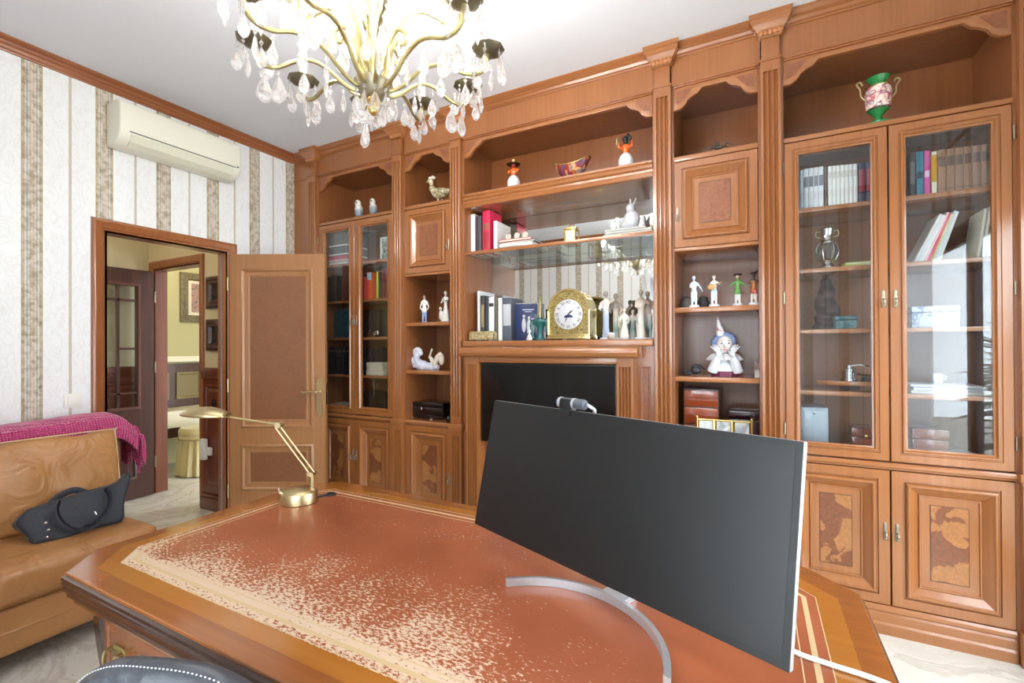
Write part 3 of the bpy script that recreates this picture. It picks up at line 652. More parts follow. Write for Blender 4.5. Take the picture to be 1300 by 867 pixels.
def plinth(unit, x0, x1):
    P = [(YD+.04, 0), (YD-.012, 0), (YD-.012, .045), (YD-.006, .055), (YD-.006, .09), (YD-.002, .1), (YD-.01, .108), (YD-.01, .122), (YD-.002, .132), (YD+.04, .132)]
    MB().prism(P, 'x', x0, x1).build('plinth', W_CHX, unit)
    Q = [(YD+.03, .762), (YD-.006, .762), (YD-.010, .77), (YD-.016, .775), (YD-.016, .786), (YD-.010, .794), (YD+.03, .794)]
    MB().prism(Q, 'x', x0, x1).build('ledge_moulding', W_CHX, unit)
def carcass(unit, pl, pr, s=0.0):
    a, b = pl+GAP, pr-GAP
    MB().box(pl+s, a, YD, YBK, 0, 2.94).build('side_panel', W_IN, unit); MB().box(b, pr-s, YD, YBK, 0, 2.94).build('side_panel', W_IN, unit)
    MB().box(a, b, YBK-.012, YBK, .1, 2.94).build('back_board', W_IN, unit)
    MB().box(a, b, YD+.02, YBK-.012, 2.76, 2.778).build('top_board', W_IN, unit)
    return a, b
def double_unit(label, i, j):
    pl, pr = PX[i], PX[j]; u = thing('bookcase_cabinet', label, 'bookcase', ((pl+pr)/2, YD, 0)); a, b = carcass(u, pl, pr)
    pilaster(u, pl); pilaster(u, pr); mid = (a+b)/2
    plinth(u, a, b); MB().box(a, b, YD+.02, YBK-.012, .765, .795).build('bottom_board', W_IN, u)
    valance(u, a, b)
    MB().box(a, b, YD-.008, YBK-.012, 2.352, 2.375).build('shelf', W_CHX, u, bevel=.004)
    for z in (2.025, 1.72, 1.416, 1.11): shelf(u, a, b, z, YD+.04, .022)
    raised_door(u, a+.002, mid-.003, .137, .757, W_MAP, mid-.022, .475); raised_door(u, mid+.003, b-.002, .137, .757, W_MAP, mid+.022, .475)
    glass_door(u, a+.002, mid-.003, .80, 2.348, mid-.022, 1.55, a-.003); glass_door(u, mid+.003, b-.002, .80, 2.348, mid+.022, 1.55, b+.003)
    return u
def narrow_unit(label, i, j, hl, shelves):
    pl, pr = PX[i], PX[j]; u = thing('bookcase_cabinet', label, 'bookcase', ((pl+pr)/2, YD, 0)); a, b = carcass(u, pl, pr, .0455)
    plinth(u, a, b); MB().box(a, b, YD-.004, YBK-.012, .765, .795).build('bottom_board', W_CHX, u)
    valance(u, a, b)
    MB().box(a, b, YD-.008, YBK-.012, 2.355, 2.382).build('shelf', W_CHX, u, bevel=.004)
    MB().box(a, b, YD-.008, YBK-.012, 1.857, 1.875).build('shelf', W_CHX, u, bevel=.004)
    for z in shelves: shelf(u, a, b, z, YD+.004, .027)
    hx = a+.02 if hl else b-.02
    raised_door(u, a+.002, b-.002, 1.878, 2.352, W_BURL, hx, 2.06, .92, .14)
    raised_door(u, a+.002, b-.002, .137, .757, W_MAP, hx, .40)
    return u
uA = double_unit('glass fronted double cabinet beside the open door, holding mixed dark books', 0, 1)
uB = narrow_unit('narrow open shelved cabinet holding the reclining figurine and black box', 1, 2, False, (1.516, 1.162))
uD = narrow_unit('narrow open shelved cabinet holding the clown bust', 3, 4, True, (1.547, 1.166))
uE = double_unit('glass fronted double cabinet under the green urn', 4, 5)
# filler panels to the walls
for a, b, l in ((XL, PX[0]-.0452, 'plain wooden filler panel between bookcase and striped wall'), (PX[5]+.0452, XR, 'plain wooden filler panel between bookcase and window wall')):
    f = thing('filler_panel', l, 'panel', (a, YD, 0))
    MB().box(a+.001, b, YD, YD+.02, 0, 2.94).build('board', W_CH, f); MB().box(a+.001, b, YD-.008, YD, 2.775, 2.787).box(a+.001, b, YD-.012, YD, 0, .13).build('band', W_CHX, f, bevel=.003)

# centre unit with mirror niche, mantel and fireplace style surround
pl, pr = PX[2], PX[3]
uC = thing('bookcase_cabinet', 'wide centre cabinet with mirrored niche and mantel over the television', 'bookcase', ((pl+pr)/2, YD, 0))
a, b = pl+GAP, pr-GAP
MB().box(pl, a, YD, YBK, 0, 2.94).build('side_panel', W_IN, uC); MB().box(b, pr, YD, YBK, 0, 2.94).build('side_panel', W_IN, uC)
MB().box(a, b, YBK-.012, YBK, .1, 2.94).build('back_board', W_IN, uC); MB().box(a, b, YD+.02, YBK-.012, 2.76, 2.778).build('top_board', W_IN, uC)
pilaster(uC, pl); pilaster(uC, pr); valance(uC, a, b)
BP = [(YBK-.012, 2.296), (YD+.006, 2.296), (YD-.004, 2.300), (YD-.010, 2.318), (YD-.002, 2.328), (YD-.004, 2.340), (YD-.016, 2.348), (YD-.020, 2.360), (YD-.012, 2.368), (YD-.018, 2.376), (YD-.018, 2.388), (YBK-.012, 2.388)]
MB().prism(BP, 'x', a, b).build('moulded_shelf', W_CHX, uC)
MB().box(a+.002, b-.002, YBK-.018, YBK-.013, 1.378, 2.294).build('mirror', M_MIRROR, uC)
gs = MB().box(a+.002, b-.002, YD+.022, YBK-.02, 1.974, 1.984).build('glass_shelf', M_SHELFG, uC)
MB().box(a, b, YD+.004, YD+.022, 1.972, 1.994).build('shelf_lip', W_CHX, uC, bevel=.003)
MB().box(a, b, YD-.03, YBK-.012, 1.335, 1.375).build('mantel_board', W_CHX, uC, bevel=.006)
cx = (a+b)/2
mx0, mx1 = -1.737, -.562
MB().prism([(YD, 1.335), (YD-.12, 1.335), (YD-.138, 1.327), (YD-.147, 1.312), (YD-.147, 1.292), (YD-.138, 1.277), (YD-.12, 1.268), (YD, 1.268)], 'x', mx0, mx1).build('mantel_roll', W_CHX, uC, bevel=.004)
for s, c in ((-1, -1.658), (1, -.6415)):
    fluted(c, .095, 0, 1.268, YD-.10, YD, 4, .1, .05).build('surround_column', W_CH, uC, smooth=True)
    # flat panel between column and pilaster with a slim recess
    x0, x1 = (a, c-.0475) if s < 0 else (c+.0475, b)
    MB().box(x0, x1, YD-.002, YD+.02, 0, 1.335).build('side_stile', W_CH, uC)
    xm = (x0+x1)/2; MB().rings(xm-.028, xm+.028, .2, 1.22, [(0, YD-.002), (0, YD-.007), (.008, YD-.007), (.012, YD-.003)], True).build('slim_panel', W_BURL, uC)
MB().box(-1.61, -.69, YD-.09, YD, 1.232, 1.268).build('lintel', W_CHX, uC, bevel=.003)
MB().box(-1.61, -.69, YD-.012, YD+.01, 0, 1.232).build('recess_back', W_IN, uC)
MB().box(-1.61, -.69, YD-.10, YD-.012, 0, .06).build('hearth_rail', W_CHX, uC, bevel=.004)

# television
tv = thing('television', 'flat black television inside the fireplace style surround', 'television', (-1.148, YD-.05, .711))
MB().box(-1.600, -.696, YD-.075, YD-.035, .711, 1.228).build('casing', M_BLACK, tv, bevel=.004)
MB().box(-1.592, -.704, YD-.0765, YD-.074, .722, 1.220).build('screen', M_TV, tv)
MB().box(-1.4, -.9, YD-.036, YD-.0125, .85, 1.1).build('wall_mount', M_BLACK, tv)
MB().box(-1.17, -1.13, YD-.0775, YD-.0745, .713, .719).build('badge', M_SIL, tv)
# ------------------------------------------------------------------ desk
DKC = Vector((-.72, .96, 0)); HX_, HY_ = .94, .45
dk = thing('writing_desk', 'large glossy wooden desk with worn terracotta leather top', 'desk', DKC, local=True)
def octa(e, z, hx=HX_, hy=HY_, c=.105):
    hx, hy = hx-e, hy-e; c = max(.004, c-e*.586)
    return [(-hx, -hy+c, z), (-hx+c, -hy, z), (hx-c, -hy, z), (hx, -hy+c, z), (hx, hy-c, z), (hx-c, hy, z), (-hx+c, hy, z), (-hx, hy-c, z)]
ZT = .77
tp = MB().loft([octa(.03, ZT-.03), octa(.008, ZT-.03), octa(.008, ZT-.001), octa(.010, ZT)]).build('top', W_DESK, dk)
MB().loft([octa(e, z) for e, z in ((.03, .762), (.0065, .7625), (.001, .759), (.0, .753), (.004, .750), (.001, .747), (.001, .741), (.007, .738), (.003, .734), (.001, .727), (.005, .722), (.014, .719), (.010, .714), (.010, .708), (.03, .706))], False, False).build('edge_moulding', W_DESKD, dk, smooth=True)
lo = lambda e0, e1, z0, z1, c: [octa(e1, z0, c=c), octa(e0, z0, c=c), octa(e0, z1, c=c), octa(e1, z1, c=c), octa(e1, z0, c=c)]
MB().loft(lo(.055, .098, ZT-.001, ZT+.0004, .13), False, False).build('crossband', W_DESKB, tp)
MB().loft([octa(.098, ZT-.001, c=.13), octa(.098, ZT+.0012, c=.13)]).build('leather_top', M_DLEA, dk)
for e0, e1 in ((.0985, .1005), (.118, .128), (.145, .1475)):
    MB().loft(lo(e0, e1, ZT+.0008, ZT+.0016, .13), False, False).build('gold_tooling', M_GOLDT, tp)
MB().loft([octa(e, z) for e, z in ((.08, .708), (.026, .708), (.022, .70), (.022, .688), (.03, .676), (.045, .668), (.06, .664), (.06, .655), (.09, .655))]).build('apron_moulding', W_DESK, dk, smooth=True)
PULL = M_ABRASS
for s in (-1, 1):
    xa, xb = (-.83, -.36) if s < 0 else (.36, .83)
    pd = MB().box(xa, xb, -.365, .365, .05, .66).build('pedestal', W_DESKP, dk, bevel=.003)
    MB().box(xa-.012, xb+.012, -.38, .38, 0, .06).build('base_moulding', W_DESKD, pd, bevel=.006)
    for z0, z1 in ((.49, .64), (.285, .475), (.08, .27)):
        d = MB().rings(xa+.04, xb-.04, z0, z1, [(0, -.365), (0, -.377), (.004, -.38), (.018, -.38), (.022, -.376), (.03, -.376)]).build('drawer', W_DESKP, pd, smooth=True)
        for xm, zm in (((xa+xb)/2-.12, (z0+z1)/2), ((xa+xb)/2+.12, (z0+z1)/2)):
            h = MB().loft([[(xm+.036*cos(2*pi*j/16)*k, y, zm+.022*sin(2*pi*j/16)*k*(1+.25*cos(4*pi*j/16))) for j in range(16)] for y, k in ((-.376, 1), (-.379, 1), (-.381, .9))])
            h.tube(spline([(xm-.026, -.38, zm+.006), (xm-.026, -.396, zm+.004), (xm-.018, -.402, zm-.014), (xm, -.404, zm-.02), (xm+.018, -.402, zm-.014), (xm+.026, -.396, zm+.004), (xm+.026, -.38, zm+.006)], 5), .0045, 8)
            h.build('handle', PULL, d, smooth=True)
    for yy in (-1, 1):
        lp = []
        for z, e, w in ((0, .02, .026), (.04, .008, .022), (.15, .002, .019), (.30, .0, .019), (.45, .003, .021), (.55, .010, .024), (.62, .013, .026), (.66, .006, .026)):
            cx_, cy_ = s*(.83+e-.02), yy*(.365+e-.02)
            lp.append([(cx_-w, cy_-w*.6, z), (cx_-w*.6, cy_-w, z), (cx_+w*.6, cy_-w, z), (cx_+w, cy_-w*.6, z), (cx_+w, cy_+w*.6, z), (cx_+w*.6, cy_+w, z), (cx_-w*.6, cy_+w, z), (cx_-w, cy_+w*.6, z)])
        MB().loft(lp).build('corner_leg', W_DESKD, pd, smooth=True)
MB().box(-.36, .36, -.362, -.34, .56, .66).build('centre_drawer', W_DESK, dk); MB().box(-.36, .36, .2, .22, .1, .66).build('modesty_panel', W_DESK, dk)

# ------------------------------------------------------------------ monitor
MM = Matrix.Translation((-.321, 1.025, 1.002)) @ Matrix.Rotation(R(-21.1), 4, 'Z') @ Matrix.Rotation(R(-12.37), 4, 'X')
mw, mh = .82, .36
mo = thing('computer_monitor', 'ultrawide black monitor with silver edge on a crescent stand on the desk', 'monitor', (-.36, .8, ZT+.0016))
MB().box(-mw/2, mw/2, .002, .018, -mh/2, mh/2, MM).build('casing', M_ALU, mo, bevel=.003)
fr = MB().box(-mw/2+.001, mw/2-.001, -.001, .004, -mh/2+.001, mh/2-.001, MM).build('bezel', M_BLACK, mo)
MB().box(-mw/2+.012, mw/2-.012, -.0018, 0, -mh/2+.014, mh/2-.012, MM).build('screen', M_SCREEN, fr)
MB().loft([[(x*k, y, z*k*.8) for x, z in ((-.3, -.15), (.3, -.15), (.3, .15), (-.3, .15))] for y, k in ((.017, 1), (.03, .9), (.05, .5))], mtx=MM).build('back_shell', plain('white_shell', (226, 228, 230), .4), mo, smooth=True)
rc = Vector((-.367, .787, ZT+.0016)); rr = .231; arc = []
for i in range(41):
    t = R(3+128*i/40); d = Vector((cos(t), sin(t), 0))
    arc.append([rc+d*rr, rc+d*(rr+.012), rc+d*(rr+.012)+Vector((0, 0, .017)), rc+d*rr+Vector((0, 0, .019))])
MB().loft(arc).build('crescent_foot', M_ALU, mo, smooth=True)
td = Vector((cos(R(69)), sin(R(69)), 0)); q = rc+td*(rr+.006); bk = MM @ Vector((0, .052, -.02))
MB().loft([[rc+td*(rr+.004)+Vector((-td.y, td.x, 0))*s+Vector((0, 0, z)) for s, z in ((-.03, .0), (.03, .0), (.03, .014), (-.03, .014))], [rc+td*(rr+.06)+Vector((-td.y, td.x, 0))*s+Vector((0, 0, z)) for s, z in ((-.03, .0), (.03, .0), (.03, .014), (-.03, .014))]]).build('foot_tab', M_ALU, mo)
MB().tube(spline([rc+td*(rr+.05)+Vector((0, 0, .006)), rc+td*(rr+.075)+Vector((0, 0, .05)), rc+td*(rr+.08)+Vector((0, 0, .15)), bk+td*.02, bk], 6), .02, 12, flat=.6).build('neck', M_ALU, mo, smooth=True)
wc = thing('webcam', 'small black webcam clipped to the top of the monitor', 'webcam', MM @ Vector((-.12, .005, mh/2)))
z = mh/2
MB().box(-.14, -.106, -.006, .016, z-.016, z+.004, MM).box(-.14, -.106, -.012, .02, z+.0008, z+.026, MM).build('clip', M_BLACK, wc, bevel=.003)
MB().tube([MM @ Vector((x, .004, z+.017)) for x in (-.155, -.148, -.098, -.075, -.068)], [.012, .0135, .0135, .0135, .012], 16).build('barrel', plain('webcam_grey', (74, 80, 88), .4), wc, smooth=True)
MB().tube([MM @ Vector((x, .004, z+.017)) for x in (-.149, -.1415)], .0142, 16).tube([MM @ Vector((x, .004, z+.017)) for x in (-.104, -.097)], .0142, 16).build('silver_band', M_ALU, wc, smooth=True)
MB().tube(spline([MM @ Vector(p) for p in ((-.066, .01, z+.018), (-.056, .012, z+.014), (-.05, .02, z+.008), (-.056, .03, z-.004))]), .0045, 8).build('tilt_foot', M_ALU, wc, smooth=True)
cb = [onZ(990, 818, ZT+.006)+Vector((-.03, .05, 0)), onZ(1005, 825, ZT+.006), onZ(1050, 842, ZT+.006), onZ(1100, 858, ZT+.006), onZ(1135, 872, ZT+.006), onZ(1150, 885, ZT+.006)]
e = cb[-1]; cb += [Vector((.245, e.y-.05, .76)), Vector((.26, e.y-.07, .65)), Vector((.262, e.y-.09, .3)), Vector((.28, e.y-.1, .012)), Vector((.5, e.y-.2, .008))]
o = MB().tube(spline(cb, 8), .0045, 8).build('white_cable', M_WHITE, smooth=True); root(o, cb[1]); tag(o, 'white cable running from the monitor over the desk edge', 'cable')

# ------------------------------------------------------------------ brass desk lamp
lb = onZ(379, 638, ZT)
la = thing('desk_lamp', 'brass desk lamp with folding arm and small shell shade', 'lamp', (lb.x, lb.y, ZT+.0016), YAW)
MB().lathe([(.064, 0), (.066, .002), (.066, .038), (.064, .041), (.05, .049), (.03, .055), (.001, .058)], 36, sy=.85).build('base', M_BRASSB, la, smooth=True)
MB().tube([(-.055, -.02, .036), (-.062, -.022, .06)], [.005, .006], 8).build('switch', M_SIL, la, smooth=True)
MB().lathe([(.012, .04), (.012, .048), (.007, .052), (.007, .098), (.001, .1)], 14, (.05, 0, 0)).build('stem', M_BRASSB, la, smooth=True)
MB().tube([(.052, -.016, .104), (.052, .016, .104)], .009, 12).tube([(.04, -.01, .104), (.04, .01, .104)], .006, 10).build('lower_joint', M_BRASSB, la, smooth=True)
for dx in (-.008, .008): MB().tube([(.05+dx, 0, .106+dx*.4), (-.076+dx, 0, .276+dx*.4)], .0035, 8).build('arm', M_BRASSB, la, smooth=True)
MB().tube([(-.07, -.014, .283), (-.07, .014, .283)], .011, 12).tube([(-.064, 0, .284), (-.11, 0, .290)], [.008, .005], 10).build('upper_joint', M_BRASSB, la, smooth=True)
MB().tube([(-.10, 0, .288), (-.275, 0, .316)], .0035, 8).build('arm', M_BRASSB, la, smooth=True)
sh = []
for i in range(13):
    t = i/12; x = -.255-.175*t; w = .052*sin(pi*min(1, .12+.86*t))**.7; hh = .034*sin(pi*min(1, .1+.85*t))**.8
    sh.append([(x, w*cos(pi*j/10), .314+.006*t-.01*t*t*0+hh*sin(pi*j/10)) for j in range(11)])
o = MB().loft(sh, False, False, closed=False).build('shade', M_BRASSB, la, smooth=True); md = o.modifiers.new('t', 'SOLIDIFY'); md.thickness = .003
MB().tube([(-.33, 0, .322), (-.38, 0, .325)], .012, 10).build('bulb', M_WHITE, la, smooth=True)
cbl = [onZ(402, 631, ZT+.005), onZ(412, 629, ZT+.005), onZ(420, 627, ZT+.005), onZ(428, 629, ZT+.005)]
bc = thing('cable_grommet', 'small black cable and plug lying beside the lamp base', 'cable', (cbl[2].x, cbl[2].y, ZT))
MB().tube(spline(cbl[:3], 6), .003, 8).build('cable', M_BLACK, bc, smooth=True)
MB().lathe([(.02, .0015), (.02, .006), (.014, .009), (.001, .009)], 20, (cbl[2].x, cbl[2].y, ZT)).build('cap', M_BLACK, bc, smooth=True)

# ------------------------------------------------------------------ sofa, throw, bag
SY1 = 1.25; SY0 = -.33
so = thing('leather_sofa', 'tan leather sofa against the striped wall', 'sofa', (-3.1, .45, 0))
def sb(c, h, r, **kw):
    m_ = softbox(h, r, **kw); m_.v = [p+Vector(c) for p in m_.v]; return m_
ym, yh = (SY0+SY1)/2, (SY1-SY0)/2
fuse(sb((-3.07, ym, .19), (.40, yh-.005, .10), .03, n=10).build('base', M_SOFA, so))
MB().tube([(-2.672, SY0+.02, .19), (-2.672, SY1-.02, .19)], .006, 6).build('base_piping', M_SOFA, so, smooth=True)
for yy in (SY0+.1, SY1-.1):
    for xx in (-2.76, -3.38): MB().lathe([(.02, 0), (.028, .06), (.028, .095)], 12, (xx, yy, 0)).build('foot', W_DARK, so, smooth=True)
fuse(sb((-3.38, ym+.055, .50), (.095, yh+.05, .38), .05, n=12).build('back_frame', M_SOFA, so))
for k, (a, b) in enumerate(((SY0+.005, .44), (.45, SY1))):
    c, h = (a+b)/2, (b-a)/2
    fuse(sb((-2.965, c, .37), (.315, h, .082), .045, n=16, puff=(.01, 0, .022), nz=.006, nscale=5, seed=k).build('seat_cushion', M_SOFA, so))
    TL = Matrix.Translation((-3.15, c, .66)) @ Matrix.Rotation(R(-11), 4, 'Y')
    def wp(q, TL=TL, h=h): return TL @ q
    cm = softbox((.095, h-.004, .225), .035, n=26, puff=(.045, 0, 0), nz=.02, nscale=7, seed=k+3, warp=wp)
    bc_ = fuse(cm.build('back_cushion', M_SOFA, so))
    pipe = [TL @ Vector((.085, y, z)) for y, z in ((-h+.01, -.2), (-h+.008, 0), (-h+.01, .2), (-h+.03, .222), (0, .226), (h-.03, .222), (h-.008, .205), (h-.006, 0), (h-.01, -.2))]
    MB().tube(spline(pipe, 6), .0035, 6).build('piping', plain('pale_piping', (196, 168, 128), .5), bc_, smooth=True)
def knit():
    mt, nt, p = new('pink_knit'); L = nt.links.new; t = node(nt, 'ShaderNodeTexCoord')
    w = node(nt, 'ShaderNodeTexWave', i_Scale=26.0, i_Distortion=1.5, bands_direction='Y'); w2 = node(nt, 'ShaderNodeTexWave', i_Scale=30.0, i_Distortion=1.0, bands_direction='Z')
    L(t.outputs['Object'], w.inputs['Vector']); L(t.outputs['Object'], w2.inputs['Vector'])
    a = node(nt, 'ShaderNodeMath', operation='MULTIPLY'); L(w.outputs['Fac'], a.inputs[0]); L(w2.outputs['Fac'], a.inputs[1])
    b = node(nt, 'ShaderNodeBump', i_Strength=1.0, i_Distance=.012); L(a.outputs[0], b.inputs['Height']); L(b.outputs[0], p.inputs['Normal'])
    r = ramp(nt, [(0, (196, 20, 104)), (1, (236, 48, 146))]); L(a.outputs[0], r.inputs[0]); L(r.outputs[0], p.inputs['Base Color'])
    p.inputs['Roughness'].default_value = .85; p.inputs['Sheen Weight'].default_value = .4; return mt
M_KNIT = knit()
th = thing('knitted_throw', 'bright pink knitted throw draped over the sofa back', 'blanket', (-3.36, .5, .88), local=False)
loops = []; NY = 60
for i in range(NY+1):
    y = SY0+.02+(SY1+.15-SY0-.02)*i/NY; t = i/NY
    rise = .012*sin(9*t)+.018*t; drop = 0 if t < .93 else -.09*((t-.93)/.07)**2
    lp = []
    for x, z in ((-3.215, .80), (-3.205, .87), (-3.225, .915), (-3.28, .935), (-3.36, .938), (-3.44, .93), (-3.488, .90), (-3.496, .80), (-3.482, .74), (-3.476, .80), (-3.468, .885), (-3.42, .9), (-3.36, .902), (-3.28, .9), (-3.25, .88), (-3.235, .80)):
        nzv = noise.noise(Vector((x*9, y*9, z*9)))*.006
        lp.append((x+nzv, y, z+rise+drop+nzv))
    loops.append(lp)
MB().loft(loops).build('blanket', M_KNIT, th, smooth=True)
for i in range(26):
    x = -3.235+(-3.48+3.235)*(i % 13)/12; yy = SY1+.15+.01*(i//13); L_ = random.uniform(.14, .24)
    z0 = .915 + (.01 if .2 < (i % 13)/12 < .85 else -.03)
    MB().tube(spline([(x, yy-.02, z0-.06), (x+random.uniform(0, .015), yy+.016, z0-.07), (x+random.uniform(-.01, .02), yy+.03, z0-.06-L_*.5), (x+random.uniform(-.01, .03), yy+.028, z0-.06-L_)], 4), [.007]*9+[.008]*2+[.006]*2, 6).build('fringe_tassel', M_KNIT, th, smooth=True)

bl, br = onZ(42, 697, .455), onZ(162, 664, .455)
bdir = (br-bl); blen = bdir.length; bang = math.atan2(bdir.y, bdir.x)
bgc = (bl+br)/2
NAVY = plain('navy_nylon', (20, 23, 35), .55, bump=.5, bscale=90, sheen=.2)
NAVYS = plain('navy_strap', (20, 23, 36), .6)
bag = thing('handbag', 'dark navy nylon tote bag lying on the sofa seat', 'bag', (bgc.x, bgc.y, .462), bang)
bh = .085; hx = blen/2
def bw(q):
    t = (q.z+bh)/(2*bh); y = q.y*(1-.72*t)+.02*t
    x = q.x*(1+.26*max(0, t-.35)/.65)
    e = max(0, abs(q.x)/hx-.75)/.25
    return Vector((x, y+.075, q.z+bh+.035*e*t*(1 if q.x > 0 else -.9)+.03*t*(q.x/hx)))
fuse(softbox((hx, .075, bh), .03, n=26, nz=.012, nscale=9, seed=5, warp=bw).build('bag_body', NAVY, bag))
for s, yo in ((-1, -.012), (1, .115)):
    pts = [(-.09, yo, .02), (-.095, yo+.006*s, .09), (-.075, yo+.012, .15 if s > 0 else .13), (0, yo-.004+.02, .185 if s > 0 else .07), (.06, yo+.012, .15 if s > 0 else .055), (.10, yo+.01, .12 if s > 0 else .11), (.105, yo+.014, .16)]
    if s < 0: pts = [(-.075, .028, .172), (-.09, .0, .14), (-.075, -.012, .085), (-.03, -.022, .035), (.03, -.022, .03), (.085, -.012, .08), (.105, .004, .14), (.095, .03, .186)]
    MB().tube(spline(pts, 8), .0035, 8, flat=4.2).build('strap', NAVYS, bag, smooth=True)
MB().tube([(-.05, -.0, .088), (.04, -.001, .094)], .003, 6).build('zipper', M_BLACK, bag, smooth=True)
MB().tube([(.04, -.006, .094), (.046, -.010, .078)], .004, 6).build('zip_pull', M_SIL, bag, smooth=True)
for x, z in ((-.125, .03), (-.12, .06), (-.13, .095)): MB().ell((x, -.004+.03*z, z), (.007, .004, .006), 8).build('stud', M_SIL, bag, smooth=True)
MB().box(.0, .045, -.006, -.003, .03, .042).build('bag_badge', M_BLACK, bag)

# ------------------------------------------------------------------ office chair
oc = thing('office_chair', 'charcoal leather office chair with white stitching tucked at the desk', 'chair', (-.842, .604, 0), R(20))
def arcshell(r, zb, zt, th, aw, drop, n=28, lean=.0):
    lp = []
    for i in range(n+1):
        t = -1+2*i/n; a = t*aw
        zt_ = zt-drop*abs(t)**2.6; x = r*sin(a); y = -r*cos(a)+r-.27
        prof = [(0, zb), (0, zt_-.03), (.006, zt_-.01), (.02, zt_), (th-.02, zt_), (th-.006, zt_-.01), (th, zt_-.03), (th, zb)]
        nx, ny = sin(a), -cos(a)
        lp.append([(x+nx*(o_-th/2), y+ny*(o_-th/2)-lean*(z-zb), z) for o_, z in prof])
    return lp
bkr = MB().loft(arcshell(.53, .52, .896, .055, .33, .085)).build('backrest', M_CHAIR, oc, smooth=True)
ST = plain('white_thread', (226, 226, 226), .6)
stn = arcshell(.53, .52, .896, .055, .33, .085, 120)
for i in range(6, 115, 2):
    p, q = Vector(stn[i][4]), Vector(stn[i+1][4]); p2, q2 = p.lerp(Vector(stn[i][5]), .3), q.lerp(Vector(stn[i+1][5]), .3)
    if i == 6: sm = MB()
    sm.tube([p2+Vector((0, 0, .0012)), p2.lerp(q2, .75)+Vector((0, 0, .0012))], .0009, 5)
o = sm.build('stitching', ST, bkr); o['kind'] = 'stuff'
MB().loft(arcshell(.565, .54, .832, .012, .27, .065)).build('back_shell', plain('blue_grey_gloss', (96, 116, 142), .12, coat=.6), oc, smooth=True)
fuse(sb((0, .0, .46), (.175, .20, .05), .04, n=12, puff=(0, 0, .015)).build('seat', M_CHAIR, oc))
MB().lathe([(.03, .08), (.03, .25), (.022, .25), (.022, .42)], 16).build('gas_column', M_BLACK, oc, smooth=True)
for k in range(5):
    a = 2*pi*k/5+.3; d = Vector((cos(a), sin(a), 0))
    MB().tube([d*.02+Vector((0, 0, .11)), d*.16+Vector((0, 0, .095)), d*.215+Vector((0, 0, .075))], [.024, .02, .014], 10).build('base_arm', M_CHROME, oc, smooth=True)
    MB().tube([d*.215+Vector((-d.y*.02, d.x*.02, .03)), d*.215+Vector((d.y*.02, -d.x*.02, .03))], .03, 14).build('caster', M_BLACK, oc, smooth=True)

# ------------------------------------------------------------------ chandelier
CHX, CHY = -1.097, 1.131
ch = thing('chandelier', 'brass chandelier with crystal drops and lit candle bulbs', 'chandelier', (CHX, CHY, 2.05), local=False)
OFF[ch.name] = Vector((0, 0, 2.05))          # parts are written about the vertical axis
def chb(mb, name, mat, parent=None, **kw):
    o = mb.build(name, mat, parent or ch, **kw); return o
chb(MB().lathe([(.001, 2.095), (.008, 2.098), (.016, 2.108), (.018, 2.118), (.010, 2.128), (.014, 2.134), (.024, 2.142), (.022, 2.15)], 20), 'finial', M_BRASS, smooth=True)
nb = 40
chb(MB().loft([[((r+.003*(j % 2)*(r > .02))*cos(2*pi*j/nb), (r+.003*(j % 2)*(r > .02))*sin(2*pi*j/nb), z) for j in range(nb)] for r, z in ((.018, 2.148), (.03, 2.155), (.05, 2.175), (.058, 2.192), (.06, 2.2), (.052, 2.206), (.02, 2.21))]), 'hub_bowl', M_PEWT, smooth=True)
chb(MB().lathe([(.02, 2.2), (.012, 2.23), (.02, 2.26), (.026, 2.30), (.014, 2.34), (.01, 2.42), (.024, 2.47), (.03, 2.52), (.014, 2.56), (.01, 2.7), (.02, 2.74), (.008, 2.78), (.006, 2.95)], 18), 'stem', M_ABRASS, smooth=True)
chb(MB().lathe([(.006, 2.93), (.02, 2.94), (.05, 2.96), (.06, 2.98), (.06, ZC-.001)], 24), 'ceiling_canopy', M_BRASS, smooth=True)
A1 = [(.03, 2.19), (.06, 2.178), (.10, 2.20), (.15, 2.245), (.20, 2.268), (.25, 2.262), (.30, 2.243), (.345, 2.246), (.37, 2.275), (.375, 2.315)]
A2 = [(.02, 2.215), (.045, 2.26), (.06, 2.33), (.095, 2.42), (.15, 2.475), (.21, 2.47), (.255, 2.455), (.285, 2.48), (.29, 2.53)]
A3 = [(.03, 2.2), (.05, 2.24), (.055, 2.31), (.085, 2.36), (.115, 2.345), (.115, 2.315), (.10, 2.31), (.095, 2.325)]
def radial(pts): return spline([(r, 0, z) for r, z in pts], 6)
arm1 = chb(MB().tube(radial(A1), .0068, 8), 'arm', M_ABRASS, smooth=True)
arm2 = chb(MB().tube(radial(A2), .0085, 8), 'upper_arm', M_ABRASS, smooth=True)
scr = chb(MB().tube(radial(A3), [.0065]*30+[.005]*13, 8), 'scroll', M_ABRASS, smooth=True)
def panmesh(r0_, z):
    n = 24; return MB().loft([[((rr*(1+.07*(j % 3 == 0)))*cos(2*pi*j/n)+r0_, (rr*(1+.07*(j % 3 == 0)))*sin(2*pi*j/n), z+h) for j in range(n)] for rr, h in ((.008, -.006), (.028, -.004), (.05, .006), (.053, .010), (.025, .004), (.006, .004))])
pan = chb(panmesh(.375, 2.317), 'drip_pan', M_PAN, smooth=True)
cdl = chb(MB().lathe([(.012, 2.32), (.016, 2.335), (.011, 2.345), (.011, 2.43), (.009, 2.432)], 14, (.375, 0, 0)), 'candle_sleeve', M_CANDLE, smooth=True)
blb = chb(MB().lathe([(.008, 2.431), (.014, 2.45), (.015, 2.462), (.008, 2.485), (.002, 2.50)], 12, (.375, 0, 0)), 'candle_bulb', M_BULB, smooth=True)
